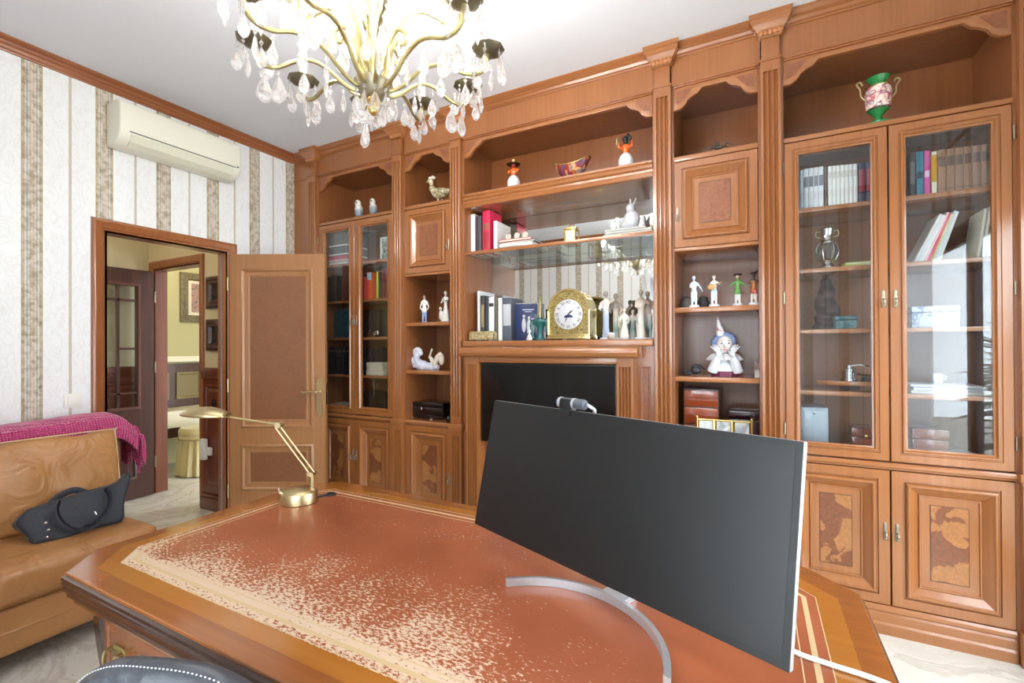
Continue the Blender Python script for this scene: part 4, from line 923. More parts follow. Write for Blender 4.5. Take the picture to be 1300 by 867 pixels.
def drop_mesh(kind):
    if kind == 'slim': P = [(.0012, 0), (.0012, -.012), (.006, -.018), (.0012, -.025), (.0012, -.03), (.004, -.034), (.008, -.055), (.0095, -.066), (.006, -.082), (.001, -.092)]; n = 6
    elif kind == 'tear': P = [(.0012, 0), (.0012, -.01), (.007, -.017), (.0015, -.025), (.002, -.032), (.007, -.042), (.015, -.062), (.017, -.074), (.012, -.088), (.002, -.096)]; n = 8
    else: P = [(.0012, 0), (.0012, -.008), (.008, -.015), (.0015, -.023), (.003, -.028), (.016, -.05), (.026, -.078), (.024, -.095), (.012, -.108), (.002, -.112)]; n = 8
    return MB().loft([[(r*cos(2*pi*j/n), r*.55*sin(2*pi*j/n) if kind == 'large' else r*sin(2*pi*j/n), z+2.05) for j in range(n)] for r, z in P])
dm = {k: chb(drop_mesh(k), 'crystal_drop', M_CRYS) for k in ('slim', 'tear', 'large')}
bead = chb(MB().ell((0, 0, 2.05), .008, 8), 'crystal_bead', M_CRYS)
used = set()
def place(o, x, y, z, rz=0):
    c = o if o.name not in used else copyto(o, ch)
    used.add(o.name); c.location = (x, y, z-2.05); c.rotation_euler = (0, 0, rz); return c
def at_angle(o, a):
    c = o if o.name not in used else copyto(o, ch)
    used.add(o.name); c.rotation_euler = (0, 0, a); return c
for k in range(10):
    a = YAW+R(4+36*k); d = Vector((cos(a), sin(a)))
    for ob in (arm1, pan, cdl, blb): at_angle(ob, a)
    c0 = Vector((d.x*.375, d.y*.375))
    for j in range(6):
        b = a+2*pi*j/6+.3; kind = 'slim' if j % 2 else 'tear'
        place(dm[kind], c0.x+.05*cos(b), c0.y+.05*sin(b), 2.318-random.uniform(0, .012), b)
    place(dm['large'] if k % 2 else dm['tear'], d.x*.30, d.y*.30, 2.238, a)
    place(dm['slim'], d.x*.15, d.y*.15, 2.238, a)
    place(dm['tear'], d.x*.22, d.y*.22, 2.258, a+1); place(dm['large' if k % 2 else 'slim'], d.x*.345, d.y*.345, 2.238, a+.6)
    place(dm['slim' if k % 2 else 'tear'], d.x*.056, d.y*.056, 2.18, a+.3)
for k in range(5):
    a = YAW+R(22+72*k); d = Vector((cos(a), sin(a))); at_angle(arm2, a); at_angle(scr, a+R(36))
    for ob, dr_, dz in ((pan, -.085, .215), (cdl, -.085, .215), (blb, -.085, .215)):
        c = copyto(ob, ch); c.rotation_euler = (0, 0, a); c.location = (d.x*dr_, d.y*dr_, dz)
    c0 = d*.29
    for j in range(6):
        b = a+2*pi*j/6; place(dm['large' if j % 3 == 0 else 'slim'], c0.x+.042*cos(b), c0.y+.042*sin(b), 2.535, b)
    place(dm['large'], d.x*.15, d.y*.15, 2.468, a); place(dm['large'], d.x*.09, d.y*.09, 2.41, a+1.2); place(dm['tear'], d.x*.26, d.y*.26, 2.455, a); place(dm['tear'], d.x*.21, d.y*.21, 2.462, a)
    e = a+R(36); place(dm['tear'], cos(e)*.1, sin(e)*.1, 2.31, e)
    for j in range(9):
        t = j/8; r_ = .26-.22*t; place(bead, cos(e)*r_, sin(e)*r_, 2.5+.12*(2*t-1)**2+.2*t)
# ------------------------------------------------------------------ things on the shelves
def colr(rgb, rough=.5): return plain('colour_%d_%d_%d' % rgb, rgb, rough)
def book(x0, x1, h, z, y0, depth, rgb, label, group=None, lean=0, rough=.5, band=None, cat='book', pages=True):
    """upright book, spine towards the room; x0..x1 world, z shelf top, y0 spine plane, lean in degrees about its foot"""
    w = x1-x0; M_ = Matrix.Translation(((x1 if lean > 0 else x0), y0, z)) @ Matrix.Rotation(R(lean), 4, 'Y')
    xo = -w if lean > 0 else 0.0
    mb = MB(); t = min(.003, w*.2)
    spine = [(xo+w*k, -.004*sin(pi*k)) for k in (0, .2, .5, .8, 1)]
    poly = spine+[(xo+w, depth), (xo+w-t, depth), (xo+w-t, .004), (xo+t, .004), (xo+t, depth), (xo, depth)]
    mb.prism(poly, 'z', 0, h, M_)
    o = mb.build('book', colr(rgb, rough)); root(o, M_ @ Vector((xo+w/2, depth/2, 0))); tag(o, label, cat, group)
    if pages: MB().box(xo+t, xo+w-t, .005, depth-.004, .003, h-.004, M_).build('pages', M_PAPER, o)
    if band:
        for a, b, c in band: MB().prism([(xo+w*k, -.0046*sin(pi*k)-.0006) for k in (.08, .2, .5, .8, .92)]+[(xo+w*.92, .001), (xo+w*.08, .001)], 'z', h*a, h*b, M_).build('spine_band', colr(c), o)
    return o
def flatbook(x0, x1, y0, y1, z, th, rgb, label, group=None, rz=0, cat='book'):
    c = Vector(((x0+x1)/2, (y0+y1)/2, z)); M_ = Matrix.Translation(c) @ Matrix.Rotation(R(rz), 4, 'Z'); w, d = (x1-x0)/2, (y1-y0)/2; t = min(.0025, th*.2)
    o = MB().box(-w, w, -d, d, 0, t, M_).box(-w, w, -d, d, th-t, th, M_).box(-w, -w+t, -d, d, t, th-t, M_).build('book', colr(rgb)); root(o, c); tag(o, label, cat, group)
    MB().box(-w+t, w-.004, -d+.004, d-.004, t, th-t, M_).build('pages', M_PAPER, o); return o
def pxbook(px0, px1, pyt, z, y0, rgb, label, depth=.17, **kw):
    a, b = onY(px0, pyt, y0), onY(px1, pyt, y0); return book(a.x+.0004, b.x-.0004, max(.08, a.z-z), z, y0, depth, rgb, label, **kw)
def chest(name, label, cat, x0, x1, y0, y1, z, h, mat, lidh=.35, bev=.004):
    t = thing(name, label, cat, ((x0+x1)/2, (y0+y1)/2, z)); zl = z+h*(1-lidh)
    MB().box(x0, x1, y0, y1, z, zl-.001).build('body', mat, t, bevel=bev); MB().box(x0-.001, x1+.001, y0-.001, y1, zl+.001, z+h).build('lid', mat, t, bevel=bev); return t
def fig(name, label, cat, base, parts, vox, group=None, rz=0):
    """sculpted ornament: parts = [(name, material, MB)] in local coordinates; each part is fused into one smooth surface"""
    t = thing(name, label, cat, base, rz, group, local=True)
    for nm, mt, mb, v in parts: mb.build(nm, mt, t, smooth=True, remesh=(vox if v else 0))
    return t
def person(h, dress=False, arms=((-.11, -.04, .62), (.11, -.04, .62)), bend=0, wide=1.0):
    """standing body about h tall, one surface (head about 1/7.5)"""
    mb = MB(); s = h
    if dress: mb.lathe([(.13*s*wide, .02*s), (.125*s*wide, .08*s), (.10*s*wide, .28*s), (.065*s, .48*s), (.06*s, .56*s), (.075*s, .68*s), (.085*s, .77*s), (.055*s, .82*s), (.025*s, .84*s), (.025*s, .88*s)], 18, sy=.8)
    else:
        for q in (-1, 1): mb.tube([(q*.055*s, -.01*s, .03*s), (q*.052*s, 0, .26*s), (q*.04*s, 0, .5*s)], [.034*s, .042*s, .06*s], 10); mb.ell((q*.058*s, -.03*s, .035*s), (.03*s, .06*s, .022*s), 8)
        mb.lathe([(.075*s, .46*s), (.078*s, .52*s), (.068*s, .6*s), (.082*s, .72*s), (.09*s, .78*s), (.055*s, .82*s), (.025*s, .84*s), (.025*s, .88*s)], 16, sy=.65)
    mb.ell((bend*s, -.008*s, .93*s), (.055*s, .06*s, .07*s), 12)
    mb.ell((bend*s, -.066*s, .925*s), (.01*s, .012*s, .014*s), 6)
    for q, (ax, ay, az) in zip((-1, 1), arms):
        sh_ = Vector((q*.085*s, 0, .775*s)); hd_ = Vector((ax*s, ay*s, az*s)); el = (sh_+hd_)/2+Vector((q*.045*s, .02*s, -.05*s))
        mb.tube([sh_, el, hd_], [.034*s, .028*s, .02*s], 8); mb.ell(hd_, .024*s, 8)
    return mb
def disc(r, h, sy=1): return MB().lathe([(r, 0), (r*1.04, h*.3), (r*.94, h*.8), (r*.9, h), (.001, h)], 20, sy=sy)

# --- pieces on the top shelves
TOPD, TOPN, TOPC = 2.375, 2.382, 2.388
for k, (px, pt) in enumerate(((455, 254), (473.5, 252))):
    p = onY(px, 265, 2.745); h = onY(px, pt, 2.745).z-TOPD
    b = MB().ell((0, .01, h*.42), (h*.24, h*.26, h*.40), 12); b.ell((0, -.01, h*.80), (h*.17, h*.19, h*.2), 12); b.tube([(0, .02, h*.3), (0, .05, h*.05)], [h*.14, h*.06], 8)
    bk_ = MB().tube([(0, -.02-h*.15, h*.8), (0, -.03-h*.17, h*.72)], [h*.05, h*.012], 6)
    fig('parrot_figurine', 'grey and white ceramic parrot, ' + ('nearer the striped wall' if k == 0 else 'nearer the pheasant figurine'), 'figurine', (p.x, p.y, TOPD), [('bird_body', zramp('parrot_glaze', [(0, (120, 132, 140)), (.55, (140, 152, 158)), (.72, (206, 208, 204)), (1, (226, 224, 214))], h=.11), b, 1), ('beak', colr((84, 80, 72)), bk_, 0)], h/26, group=None, rz=R(25))
p = onY(556, 245, 2.75); h = onY(556, 224, 2.75).z-TOPN
b = MB().ell((.02, 0, h*.38), (h*.36, h*.2, h*.2), 12); b.tube(spline([(-.02, 0, h*.42), (-.05, 0, h*.62), (-.055, 0, h*.82)], 5), [h*.13]*6+[h*.08]*5, 8); b.ell((-.06, 0, h*.88), (h*.12, h*.1, h*.1), 10); b.tube([(-.075, 0, h*.86), (-.105, 0, h*.82)], [h*.05, h*.01], 6)
b.tube([(.05, 0, h*.42), (.13, 0, h*.5)], [h*.12, h*.03], 8)
cr = MB(); [cr.ell((-.055+.012*i, 0, h*(.97+.03*(i == 1))), h*.06, 6) for i in range(-1, 3)]
lg = MB().tube([(.0, -.01, 0), (.01, -.01, h*.25)], .004, 6).tube([(.03, .01, 0), (.025, .01, h*.25)], .004, 6)
fig('pheasant_figurine', 'small silver pheasant figurine with crested head', 'figurine', (p.x, p.y, TOPN), [('bird_body', mottled('pheasant_glaze', [(.35, (84, 80, 66)), (.5, (176, 160, 112)), (.65, (214, 210, 196))], 40, .3), b, 1), ('crest', colr((220, 214, 196)), cr, 0), ('leg', M_PEWT, lg, 0)], h/34, rz=R(8))
SK, HAIR = (226, 178, 140), (40, 30, 26)
for k, (px, py, pt) in enumerate(((652, 232, 202), (794.5, 205, 170))):
    p = onY(px, py, 2.735); h = onY(px, pt, 2.735).z-TOPC
    sk = MB().lathe([(.16*h, 0), (.21*h, .06*h), (.22*h, .22*h), (.16*h, .36*h), (.09*h, .42*h), (.07*h, .44*h)], 18)
    tr = MB().lathe([(.08*h, .40*h), (.10*h, .48*h), (.12*h, .6*h), (.08*h, .68*h), (.03*h, .71*h)], 14)
    for q in (-1, 1): tr.tube([(q*.1*h, 0, .62*h), (q*.2*h, -.04*h, .6*h), (q*.2*h if k else q*.16*h, -.08*h, (.74 if k else .5)*h)], [.045*h, .04*h, .03*h], 8)
    hd_ = MB().ell((0, 0, .77*h), (.075*h, .08*h, .09*h), 12); hr = MB()
    if k == 0: hr.lathe([(.22*h, .80*h), (.24*h, .82*h), (.10*h, .84*h), (.085*h, .87*h), (.001, .88*h)], 20); top_ = MB().lathe([(.05*h, .88*h), (.055*h, .98*h), (.04*h, 1.0*h), (.001, h)], 12)
    else:
        hr.ell((-.02*h, .0, .86*h), (.09*h, .09*h, .08*h), 10); hr.ell((.06*h, 0, .93*h), .06*h, 8); hr.ell((.13*h, 0, .86*h), (.05*h, .05*h, .07*h), 8); top_ = MB().lathe([(.035*h, .72*h), (.03*h, .9*h), (.001, .95*h)], 10, (-.26*h, 0, 0))
    fig('glass_figurine', 'glass figurine with white skirt, orange bodice and ' + ('wide black hat' if k == 0 else 'raised arms and black curls'), 'figurine', (p.x, p.y, TOPC), [('skirt', M_PORC, sk, 0), ('bodice', plain('orange_glass', (226, 92, 20), .15, coat=.5), tr, 1), ('head', colr((150, 40, 24)) if k == 0 else colr((38, 30, 30)), hd_, 0), ('hat' if k == 0 else 'hair', colr((34, 28, 26), .3), hr, 0), ('hat_ornament' if k == 0 else 'raised_vessel', M_BRASSB, top_, 0)], h/34)
p = onY(726, 215, 2.75); w = (onY(750, 215, 2.75)-onY(703, 215, 2.75)).x/2; h = onY(726, 203, 2.75).z-TOPC
n = 28; lp = []
for rr_, z in ((.3, 0), (.45, .06), (.75, .35), (1.0, .8), (.96, .82), (.70, .42), (.40, .14), (.1, .1)):
    lp.append([(w*rr_*cos(2*pi*j/n), w*.5*rr_*sin(2*pi*j/n), h*z*(1+.22*cos(4*pi*j/n)*rr_)) for j in range(n)])
fig('art_glass_bowl', 'wavy purple and red art glass bowl between two figurines', 'bowl', (p.x, p.y, TOPC), [('bowl', mottled('art_glass', [(.35, (84, 70, 92)), (.48, (150, 34, 40)), (.55, (190, 150, 80)), (.65, (110, 100, 130))], 18, .08), MB().loft(lp), 0), ('gilt_rim', M_BRASS, MB().tube([(w*cos(2*pi*j/n), w*.5*sin(2*pi*j/n), h*.81*(1+.22*cos(4*pi*j/n))) for j in range(n+1)], .0035, 6), 0)], 0)
p = onY(912, 185, 2.725)
b = MB().ell((0, 0, .022), (.022, .014, .012), 10).ell((-.006, 0, .042), (.01, .009, .012), 8)
lgs = MB()
for q in (-1, 1):
    lgs.tube(spline([(q*.012, 0, .02), (q*.045, -.01, .034), (q*.085, -.012, .004)], 5), [.004]*6+[.0025]*5, 6); lgs.tube(spline([(q*.01, .005, .02), (q*.035, .02, .03), (q*.06, .03, .003)], 5), .003, 6)
lgs.tube([(-.004, 0, .05), (-.018, 0, .068)], .0025, 6)
fig('metal_sculpture', 'small dark spindly metal sculpture above the burl door', 'sculpture', (p.x, p.y, TOPN), [('core', mottled('dark_pewter', [(.3, (44, 42, 40)), (.7, (120, 114, 100))], 40, .35, .8), b, 0), ('limb', MT['dark_pewter'], lgs, 0)], 0)
# green urn
p = onY(1115, 150, 2.755); h = onY(1115, 99, 2.755).z-TOPD
vz = thing('porcelain_urn', 'green two handled porcelain urn with painted floral panel and gilt', 'urn', (p.x, p.y, TOPD), R(12), local=True)
GRN = plain('green_glaze', (36, 128, 66), .15, coat=.5)
MB().lathe([(.001, 0), (.048*h/.2, 0), (.05*h/.2, .01), (.034, .016), (.018, .03), (.014, .045), (.02, .055), (.042, .075)], 28).build('foot', GRN, vz, smooth=True)
bz = h/.205
MB().lathe([(r*bz*.84, z*bz) for r, z in ((.05, .073), (.052, .095), (.057, .125), (.054, .15), (.044, .165), (.036, .172))], 32).build('body', mottled('floral_panel', [(.38, (232, 226, 214)), (.5, (226, 190, 184)), (.56, (176, 60, 66)), (.6, (120, 130, 150)), (.7, (230, 226, 214))], 26, .15), vz, smooth=True)
MB().lathe([(r*bz*.84, z*bz) for r, z in ((.044, .164), (.036, .174), (.034, .184), (.044, .198), (.05, .203), (.046, .205), (.03, .19))], 28).build('neck', GRN, vz, smooth=True)
for q in (-1, 1): MB().tube(spline([(q*.042*bz, 0, .11*bz), (q*.062*bz, 0, .135*bz), (q*.066*bz, 0, .165*bz), (q*.078*bz, 0, .186*bz), (q*.066*bz, 0, .196*bz), (q*.056*bz, 0, .18*bz)], 6), .0042, 8).build('handle', M_BRASSB, vz, smooth=True)
MB().lathe([(.0385*bz, .163*bz), (.040*bz, .1655*bz), (.037*bz, .168*bz)], 28).build('gilt_band', M_BRASS, vz, smooth=True)

# --- double cabinet under the urn
def row(items, z, y0, depth=.17):
    for it in items: pxbook(*it[:3], z, y0, it[3], it[4], depth=depth, **(it[5] if len(it) > 5 else {}))
YS = 2.79
W1, W2 = (222, 224, 226), (230, 230, 224)
items = [(1015, 1019.5, 217, (176, 196, 210), 'pale blue slim book at the end beside the white volumes')]
items += [(1020+6.4*i, 1026.2+6.4*i, 215-i, W1, 'white volume from the set of four with small dark titles', dict(group='four white volumes', band=[(.55, .8, (120, 124, 130))])) for i in range(4)]
items += [(1046, 1050.5, 213, (90, 70, 68), 'slim brown book between the two white sets')]
items += [(1051+5.4*i, 1056.2+5.4*i, 211.5-.5*i, W2, 'cream white volume from the set of seven', dict(group='seven cream volumes', band=[(.7, .86, (206, 204, 196))])) for i in range(7)]
items += [(1089.5, 1099, 208, (30, 36, 70), 'dark blue thick book with red title, next to the cream set', dict(band=[(.3, .85, (150, 44, 60))])), (1099.5, 1110, 207, (34, 38, 74), 'dark blue thick book with red title, against the door frame', dict(band=[(.3, .85, (160, 46, 62))]))]
row(items, 2.025, YS)
items = [(1154.5, 1162, 195, (40, 44, 46), 'black book at the end of the brown volumes shelf', dict(band=[(.3, .8, (96, 100, 100))])), (1163, 1172, 193, (20, 128, 146), 'teal book with dark roundel', dict(band=[(.4, .55, (16, 60, 80))])),
         (1173, 1180.5, 192, (206, 60, 150), 'magenta book with pale roundel', dict(band=[(.42, .56, (226, 200, 216))])), (1182, 1189.5, 193, (206, 150, 30), 'yellow and white book beside the brown leather volumes', dict(band=[(.02, .3, (236, 232, 220)), (.92, .99, (236, 232, 220))]))]
items += [(1190.5+11*i, 1201+11*i, 191-1.4*i, (150, 112, 84), 'brown leather bound volume from the set of seven', dict(group='brown leather volumes', band=[(.62, .84, (92, 66, 52)), (.1, .13, (120, 88, 64))])) for i in range(7)]
row(items, 2.025, YS)
# leaning magazines
x = onY(1158, 320, YS).x
cols = [(230, 228, 222), (222, 224, 228), (232, 232, 226), (236, 200, 206), (226, 96, 110), (214, 206, 160), (206, 214, 222), (226, 226, 218)]
for i, c in enumerate(cols):
    book(x+.004+.0125*i, x+.015+.0125*i, .235-.006*(i % 3), 1.72, YS+.01, .16, c, 'thin leaning magazine with %s spine' % ('white', 'pale grey', 'ivory', 'pale pink', 'red', 'olive yellow', 'pale blue', 'cream')[i], lean=24-1.0*i)
x = onY(1240, 320, YS).x
for i in range(6): book(x+.015*i, x+.0135+.015*i, .22+.006*i, 1.72, YS, .16, (228, 224, 206), 'cream sheet music album from the upright group beside the leaning magazines', 'cream albums', lean=7)
# lantern clock, lime book
def at(px, Y): return onY(px, 440, Y).x
YC = 2.82
t = thing('silver_lantern', 'small silver and glass lantern with ring handles', 'ornament', (at(1051, YC), YC, 1.72), local=True)
h = onY(1051, 289, YC).z-1.72
k_ = h/.19; KS = lambda P: [(r*k_, z*k_) for r, z in P]
MB().lathe(KS([(.034, 0), (.036, .008), (.026, .016), (.022, .03), (.03, .04)]), 24).build('foot', M_SIL, t, smooth=True)
MB().lathe(KS([(.001, .036), (.03, .04), (.042, .07), (.042, .09), (.03, .118), (.026, .12)]), 24).build('glass_globe', M_SHELFG, t, smooth=True)
for k in range(6): MB().tube([(cos(k*pi/3)*r, sin(k*pi/3)*r, z) for r, z in KS([(.03, .039), (.043, .068), (.043, .092), (.03, .12)])], .003, 6).build('cage_rib', M_SIL, t, smooth=True)
MB().lathe(KS([(.03, .118), (.034, .124), (.026, .134), (.024, .155), (.03, .182), (.02, .19), (.001, .19)]), 24).build('cap', M_SIL, t, smooth=True)
for q in (-1, 1): MB().tube([(q*k_*x, 0, k_*z) for x, z in ((.026, .172), (.04, .176), (.044, .166), (.042, .15), (.026, .146))], .003, 6).build('ring_handle', M_BRASSB, t, smooth=True)
flatbook(at(1072, 2.8), at(1112, 2.8), 2.79, 2.95, 1.72, .012, (196, 200, 40), 'lime green flat book under another on the lantern shelf'); flatbook(at(1074, 2.8), at(1112, 2.8), 2.80, 2.94, 1.7325, .014, (180, 196, 30), 'lime green flat book lying on top on the lantern shelf')
# dark knobbly upright form, teal tin
p = at(1050, 2.93)
b = MB().lathe([(.075, 0), (.075, .02), (.05, .03), (.06, .07), (.04, .1), (.055, .13), (.035, .17), (.045, .2), (.025, .24), (.03, .26), (.012, .285), (.001, .29)], 9)
b.ell((-.03, 0, .14), (.03, .03, .05), 8).ell((.035, 0, .1), (.03, .03, .045), 8).ell((.02, 0, .2), (.025, .025, .04), 8)
fig('dark_form', 'dark knobbly upright form standing behind the cabinet glass', 'form', (p, 2.95, 1.416), [('figure', mottled('dark_form_mottle', [(.3, (44, 22, 18)), (.7, (74, 40, 32))], 30, .4), b, 1)], .009)
t = chest('painted_tin', 'small teal painted tin box on the cabinet shelf', 'tin', at(1060, 2.8), at(1088, 2.8), 2.785, 2.86, 1.416, onY(1073, 401, 2.79).z-1.416, mottled('teal_landscape', [(.35, (24, 66, 84)), (.5, (62, 112, 122)), (.62, (120, 140, 120)), (.7, (40, 70, 70))], 20, .3), .3, .006)
# instrument on wooden board
xi = at(1072, 2.84)
t = thing('brass_instrument', 'chrome instrument drum on a pointed wooden board', 'instrument', (xi+.02, 2.84, 1.11))
MB().prism([(xi-.12, 2.84), (xi-.02, 2.785), (xi+.16, 2.785), (xi+.16, 2.98), (xi-.02, 2.98)], 'z', 1.135, 1.158).build('board', W_DESKB, t, bevel=.004)
MB().box(xi-.01, xi+.06, 2.82, 2.9, 1.111, 1.135).build('foot', M_BLACK, t, bevel=.004)
MB().lathe([(.034, 1.158), (.034, 1.17), (.03, 1.172), (.03, 1.205), (.034, 1.208), (.034, 1.216), (.012, 1.22), (.012, 1.235), (.001, 1.236)], 24, (xi+.02, 2.85, 0)).build('drum', M_CHROME, t, smooth=True)
MB().tube([(xi+.02, 2.85, 1.23), (xi+.06, 2.84, 1.238), (xi+.10, 2.84, 1.232)], .004, 8).tube([(xi+.05, 2.85, 1.19), (xi+.14, 2.86, 1.18)], .006, 8).build('crank', M_CHROME, t, smooth=True)
MB().lathe([(.02, 1.158), (.02, 1.175), (.01, 1.178), (.001, 1.18)], 16, (xi+.09, 2.86, 0)).build('dial', M_BLACK, t, smooth=True)
xa, xb = at(1016, 2.8), at(1051, 2.8)
t = thing('grey_box', 'pale grey metal box standing at the foot of the glass cabinet', 'box', ((xa+xb)/2, 2.85, .795))
MB().box(xa, xb, 2.80, 2.98, .795, 1.02).build('body', plain('grey_metal', (150, 160, 168), .3, .3), t, bevel=.005); MB().box(xa+.012, xb-.012, 2.797, 2.801, .81, 1.005).build('front_panel', plain('grey_panel', (168, 178, 186), .25, .2), t, bevel=.001)
MB().lathe([(.004, 0), (.004, .006), (.001, .008)], 10, mtx=Matrix.Translation(((xa+xb)/2, 2.797, .99)) @ Matrix.Rotation(R(90), 4, 'X')).build('knob', M_SIL, t)
t = chest('wooden_casket', 'reddish wooden casket beside the pale grey box', 'box', at(1080, 2.84), at(1116, 2.84), 2.83, 2.98, .795, .13, W_MAH)
MB().ell(((at(1080, 2.84)+at(1116, 2.84))/2, 2.827, .885), (.008, .003, .01), 8).build('lock', M_BRASS, t, smooth=True)
t = chest('patterned_box', 'white box with blue pattern on the middle cabinet shelf', 'box', at(1157, 2.82), at(1218, 2.82), 2.81, 2.95, 1.416, .10, mottled('blue_white_pattern', [(.4, (214, 220, 230)), (.55, (196, 204, 218)), (.62, (120, 136, 170)), (.7, (216, 220, 228))], 24, .3), .28)
for i, (w_, th_, c) in enumerate(((.28, .014, (228, 230, 236)), (.26, .012, (206, 214, 228)), (.25, .01, (236, 236, 238)))):
    flatbook(at(1158, 2.8), at(1158, 2.8)+w_, 2.80, 2.98, 1.11+.015*i, th_, c, ('white paper folder at the bottom of the pile', 'pale blue paper folder in the middle of the pile', 'white paper folder on top of the pile')[i]+' behind the glass', rz=(-2, 2, -3)[i], cat='folder')
t = thing('white_cup', 'small white cup on the pile of folders', 'cup', (at(1190, 2.88), 2.88, 1.151)); MB().lathe([(.014, 1.151), (.018, 1.158), (.02, 1.2), (.0185, 1.2), (.015, 1.16), (.001, 1.158)], 18, (at(1190, 2.88), 2.88, 0)).build('cup_body', M_PORC, t, smooth=True); MB().tube(spline([(at(1190, 2.88)+.018, 2.88, 1.19), (at(1190, 2.88)+.032, 2.88, 1.185), (at(1190, 2.88)+.018, 2.88, 1.168)], 5), .0025, 6).build('handle', M_PORC, t, smooth=True)
t = chest('wooden_casket', 'dark red wooden casket below the pile of paper folders', 'box', at(1158, 2.86), at(1204, 2.86), 2.86, 3.0, .795, .14, W_MAH)
for i, c in enumerate(((196, 204, 226), (180, 190, 216), (214, 220, 232))): flatbook(at(1212, 2.8)-.02*i, at(1262, 2.8)-.02*i, 2.79, 2.98, .795+.013*i, .012, c, ('blue grey album lowest', 'blue grey album second', 'pale blue album topmost')[i]+' in the low stack by the casket', rz=(0, -4, 5)[i])

# --- double cabinet beside the door
ZA = [2.025, 1.72, 1.416, 1.11, .795]
# stacked games boxes on the upper shelf
x0, x1 = at(418, 2.77), at(441, 2.77); zz = 2.025
for i, (hh, c, st_) in enumerate(((.028, (224, 222, 216), None), (.05, (190, 70, 96), (226, 222, 214)), (.075, (96, 98, 100), (230, 228, 222)), (.07, (104, 104, 104), (226, 226, 222)), (.06, (110, 108, 106), None))):
    lb_ = ('white flat games box at the foot of the stack', 'pink and white games box in the stack', 'grey games box with white stripe above the pink one', 'grey games box with white stripe near the top of the stack', 'plain grey games box topmost in the stack')[i]
    o = MB().box(x0, x1-.004*(i % 2), 2.77, 3.0, zz, zz+hh-.001).build('games_box', colr(c), bevel=.002); root(o, ((x0+x1)/2, 2.88, zz)); tag(o, lb_, 'box')
    if st_: MB().box(x0-.0006, x1+.0006-.004*(i % 2), 2.7694, 3.0, zz+.005, zz+.017).build('stripe', colr(st_), o)
    zz += hh
xq = at(483, 2.80)
t = thing('photo_frame', 'white framed photograph standing beside the stacked games boxes behind glass', 'picture frame', (xq+.03, 2.82, 2.025))
MB().rings(xq-.02, xq+.10, 2.025, 2.22, [(0, 2.835), (0, 2.82), (.012, 2.818), (.016, 2.824)], False).build('frame', M_WHITE, t); MB().box(xq-.006, xq+.086, 2.8235, 2.83, 2.039, 2.206).build('photograph', mottled('leafy_photo', [(.35, (60, 74, 60)), (.5, (150, 160, 150)), (.65, (220, 224, 220))], 20, .2), t)
items = [(414, 420.5, 352, (52, 52, 44), 'dark olive tall book behind the open door edge'), (421, 427.5, 350, (60, 62, 52), 'olive grey tall book beside the brown one'), (428, 433, 351, (44, 40, 36), 'near black tall book left of the brown one'), (433.5, 440, 336, (92, 54, 40), 'tallest brown book on the dark books shelf')]
row(items, 1.72, YS)
items = [(455, 460.5, 351, (196, 40, 84), 'crimson book beside the big black album'), (461, 465, 352, (190, 60, 60), 'slim red book beside the orange one'), (465.5, 472, 346, (224, 88, 48), 'orange book with pale blue top', dict(band=[(.72, .98, (170, 200, 214))])), (477.5, 480, 345, (206, 206, 60), 'slim yellow book beside the maroon ones'), (480.3, 483, 344, (40, 60, 44), 'slim dark green book next to the yellow one'), (483.5, 487, 343, (110, 36, 40), 'maroon book, thinner of the pair'), (487.3, 492, 342, (120, 44, 46), 'maroon book, thicker of the pair')]
row(items, 1.72, YS)
o = book(at(457, 2.93), at(474, 2.93), .25, 1.72, 2.965, .11, (34, 30, 32), 'big black album standing behind the orange book')
t = thing('teal_album', 'large teal picture album leaning in the cabinet beside the door', 'album', (at(430, 2.86), 2.86, 1.416))
MB().box(at(420, 2.84), at(446, 2.84), 2.85, 2.875, 1.416, 1.66).build('cover', mottled('teal_cover', [(.3, (18, 44, 52)), (.6, (40, 90, 100)), (.75, (110, 150, 150))], 9, .3), t, bevel=.003); MB().box(at(420, 2.84)+.003, at(446, 2.84)-.003, 2.854, 2.871, 1.42, 1.662).build('pages', M_PAPER, t)
p = at(474, 2.82)
b = MB().tube(spline([(-.06, 0, .02), (-.03, 0, .045), (0, 0, .03), (.03, 0, .04), (.06, 0, .02)], 6), [.012]*25, 8)
for i in range(7): b.ell((-.055+.018*i, 0, .03+.012*sin(i*1.4)), (.011, .014, .018), 8)
fig('silver_ornament', 'long silver beaded ornament on a black stand', 'ornament', (p, 2.82, 1.416), [('ornament', M_SIL, b, 1), ('stand', M_BLACK, MB().cbox((0, .02, .006), (.13, .05, .012)), 0)], .004)
row([(455+5.2*i, 460+5.2*i, 394-.3*i, c, 'dark book standing behind the silver ornament', dict(group='dark books behind the ornament')) for i, c in enumerate([(40, 38, 36)]*7)], 1.416, 2.90, .15)
row([(413+5.2*i, 418+5.2*i, 441, (24, 26, 32), 'black encyclopaedia volume in the cabinet beside the door', dict(group='black encyclopaedia volumes', band=[(.84, .88, (130, 120, 80))])) for i in range(6)], 1.11, YS)
row([(450+5*i, 454.8+5*i, 442, (36, 38, 60), 'navy volume behind the white boxes', dict(group='navy volumes')) for i in range(7)], 1.11, 2.93, .14)
for i in range(3):
    o = MB().box(at(466, 2.8)+.006*(i % 2), at(488, 2.8)-.01*i, 2.79, 2.9, 1.11+.055+.034*i-.055, 1.11+.034*(i+1)-.001).build('card_box', colr((216, 206, 180)), bevel=.002); root(o, (at(477, 2.8), 2.84, 1.11+.034*i)); tag(o, ('cream card box lowest', 'cream card box in the middle', 'cream card box topmost')[i]+' of the three behind the cabinet glass', 'box')
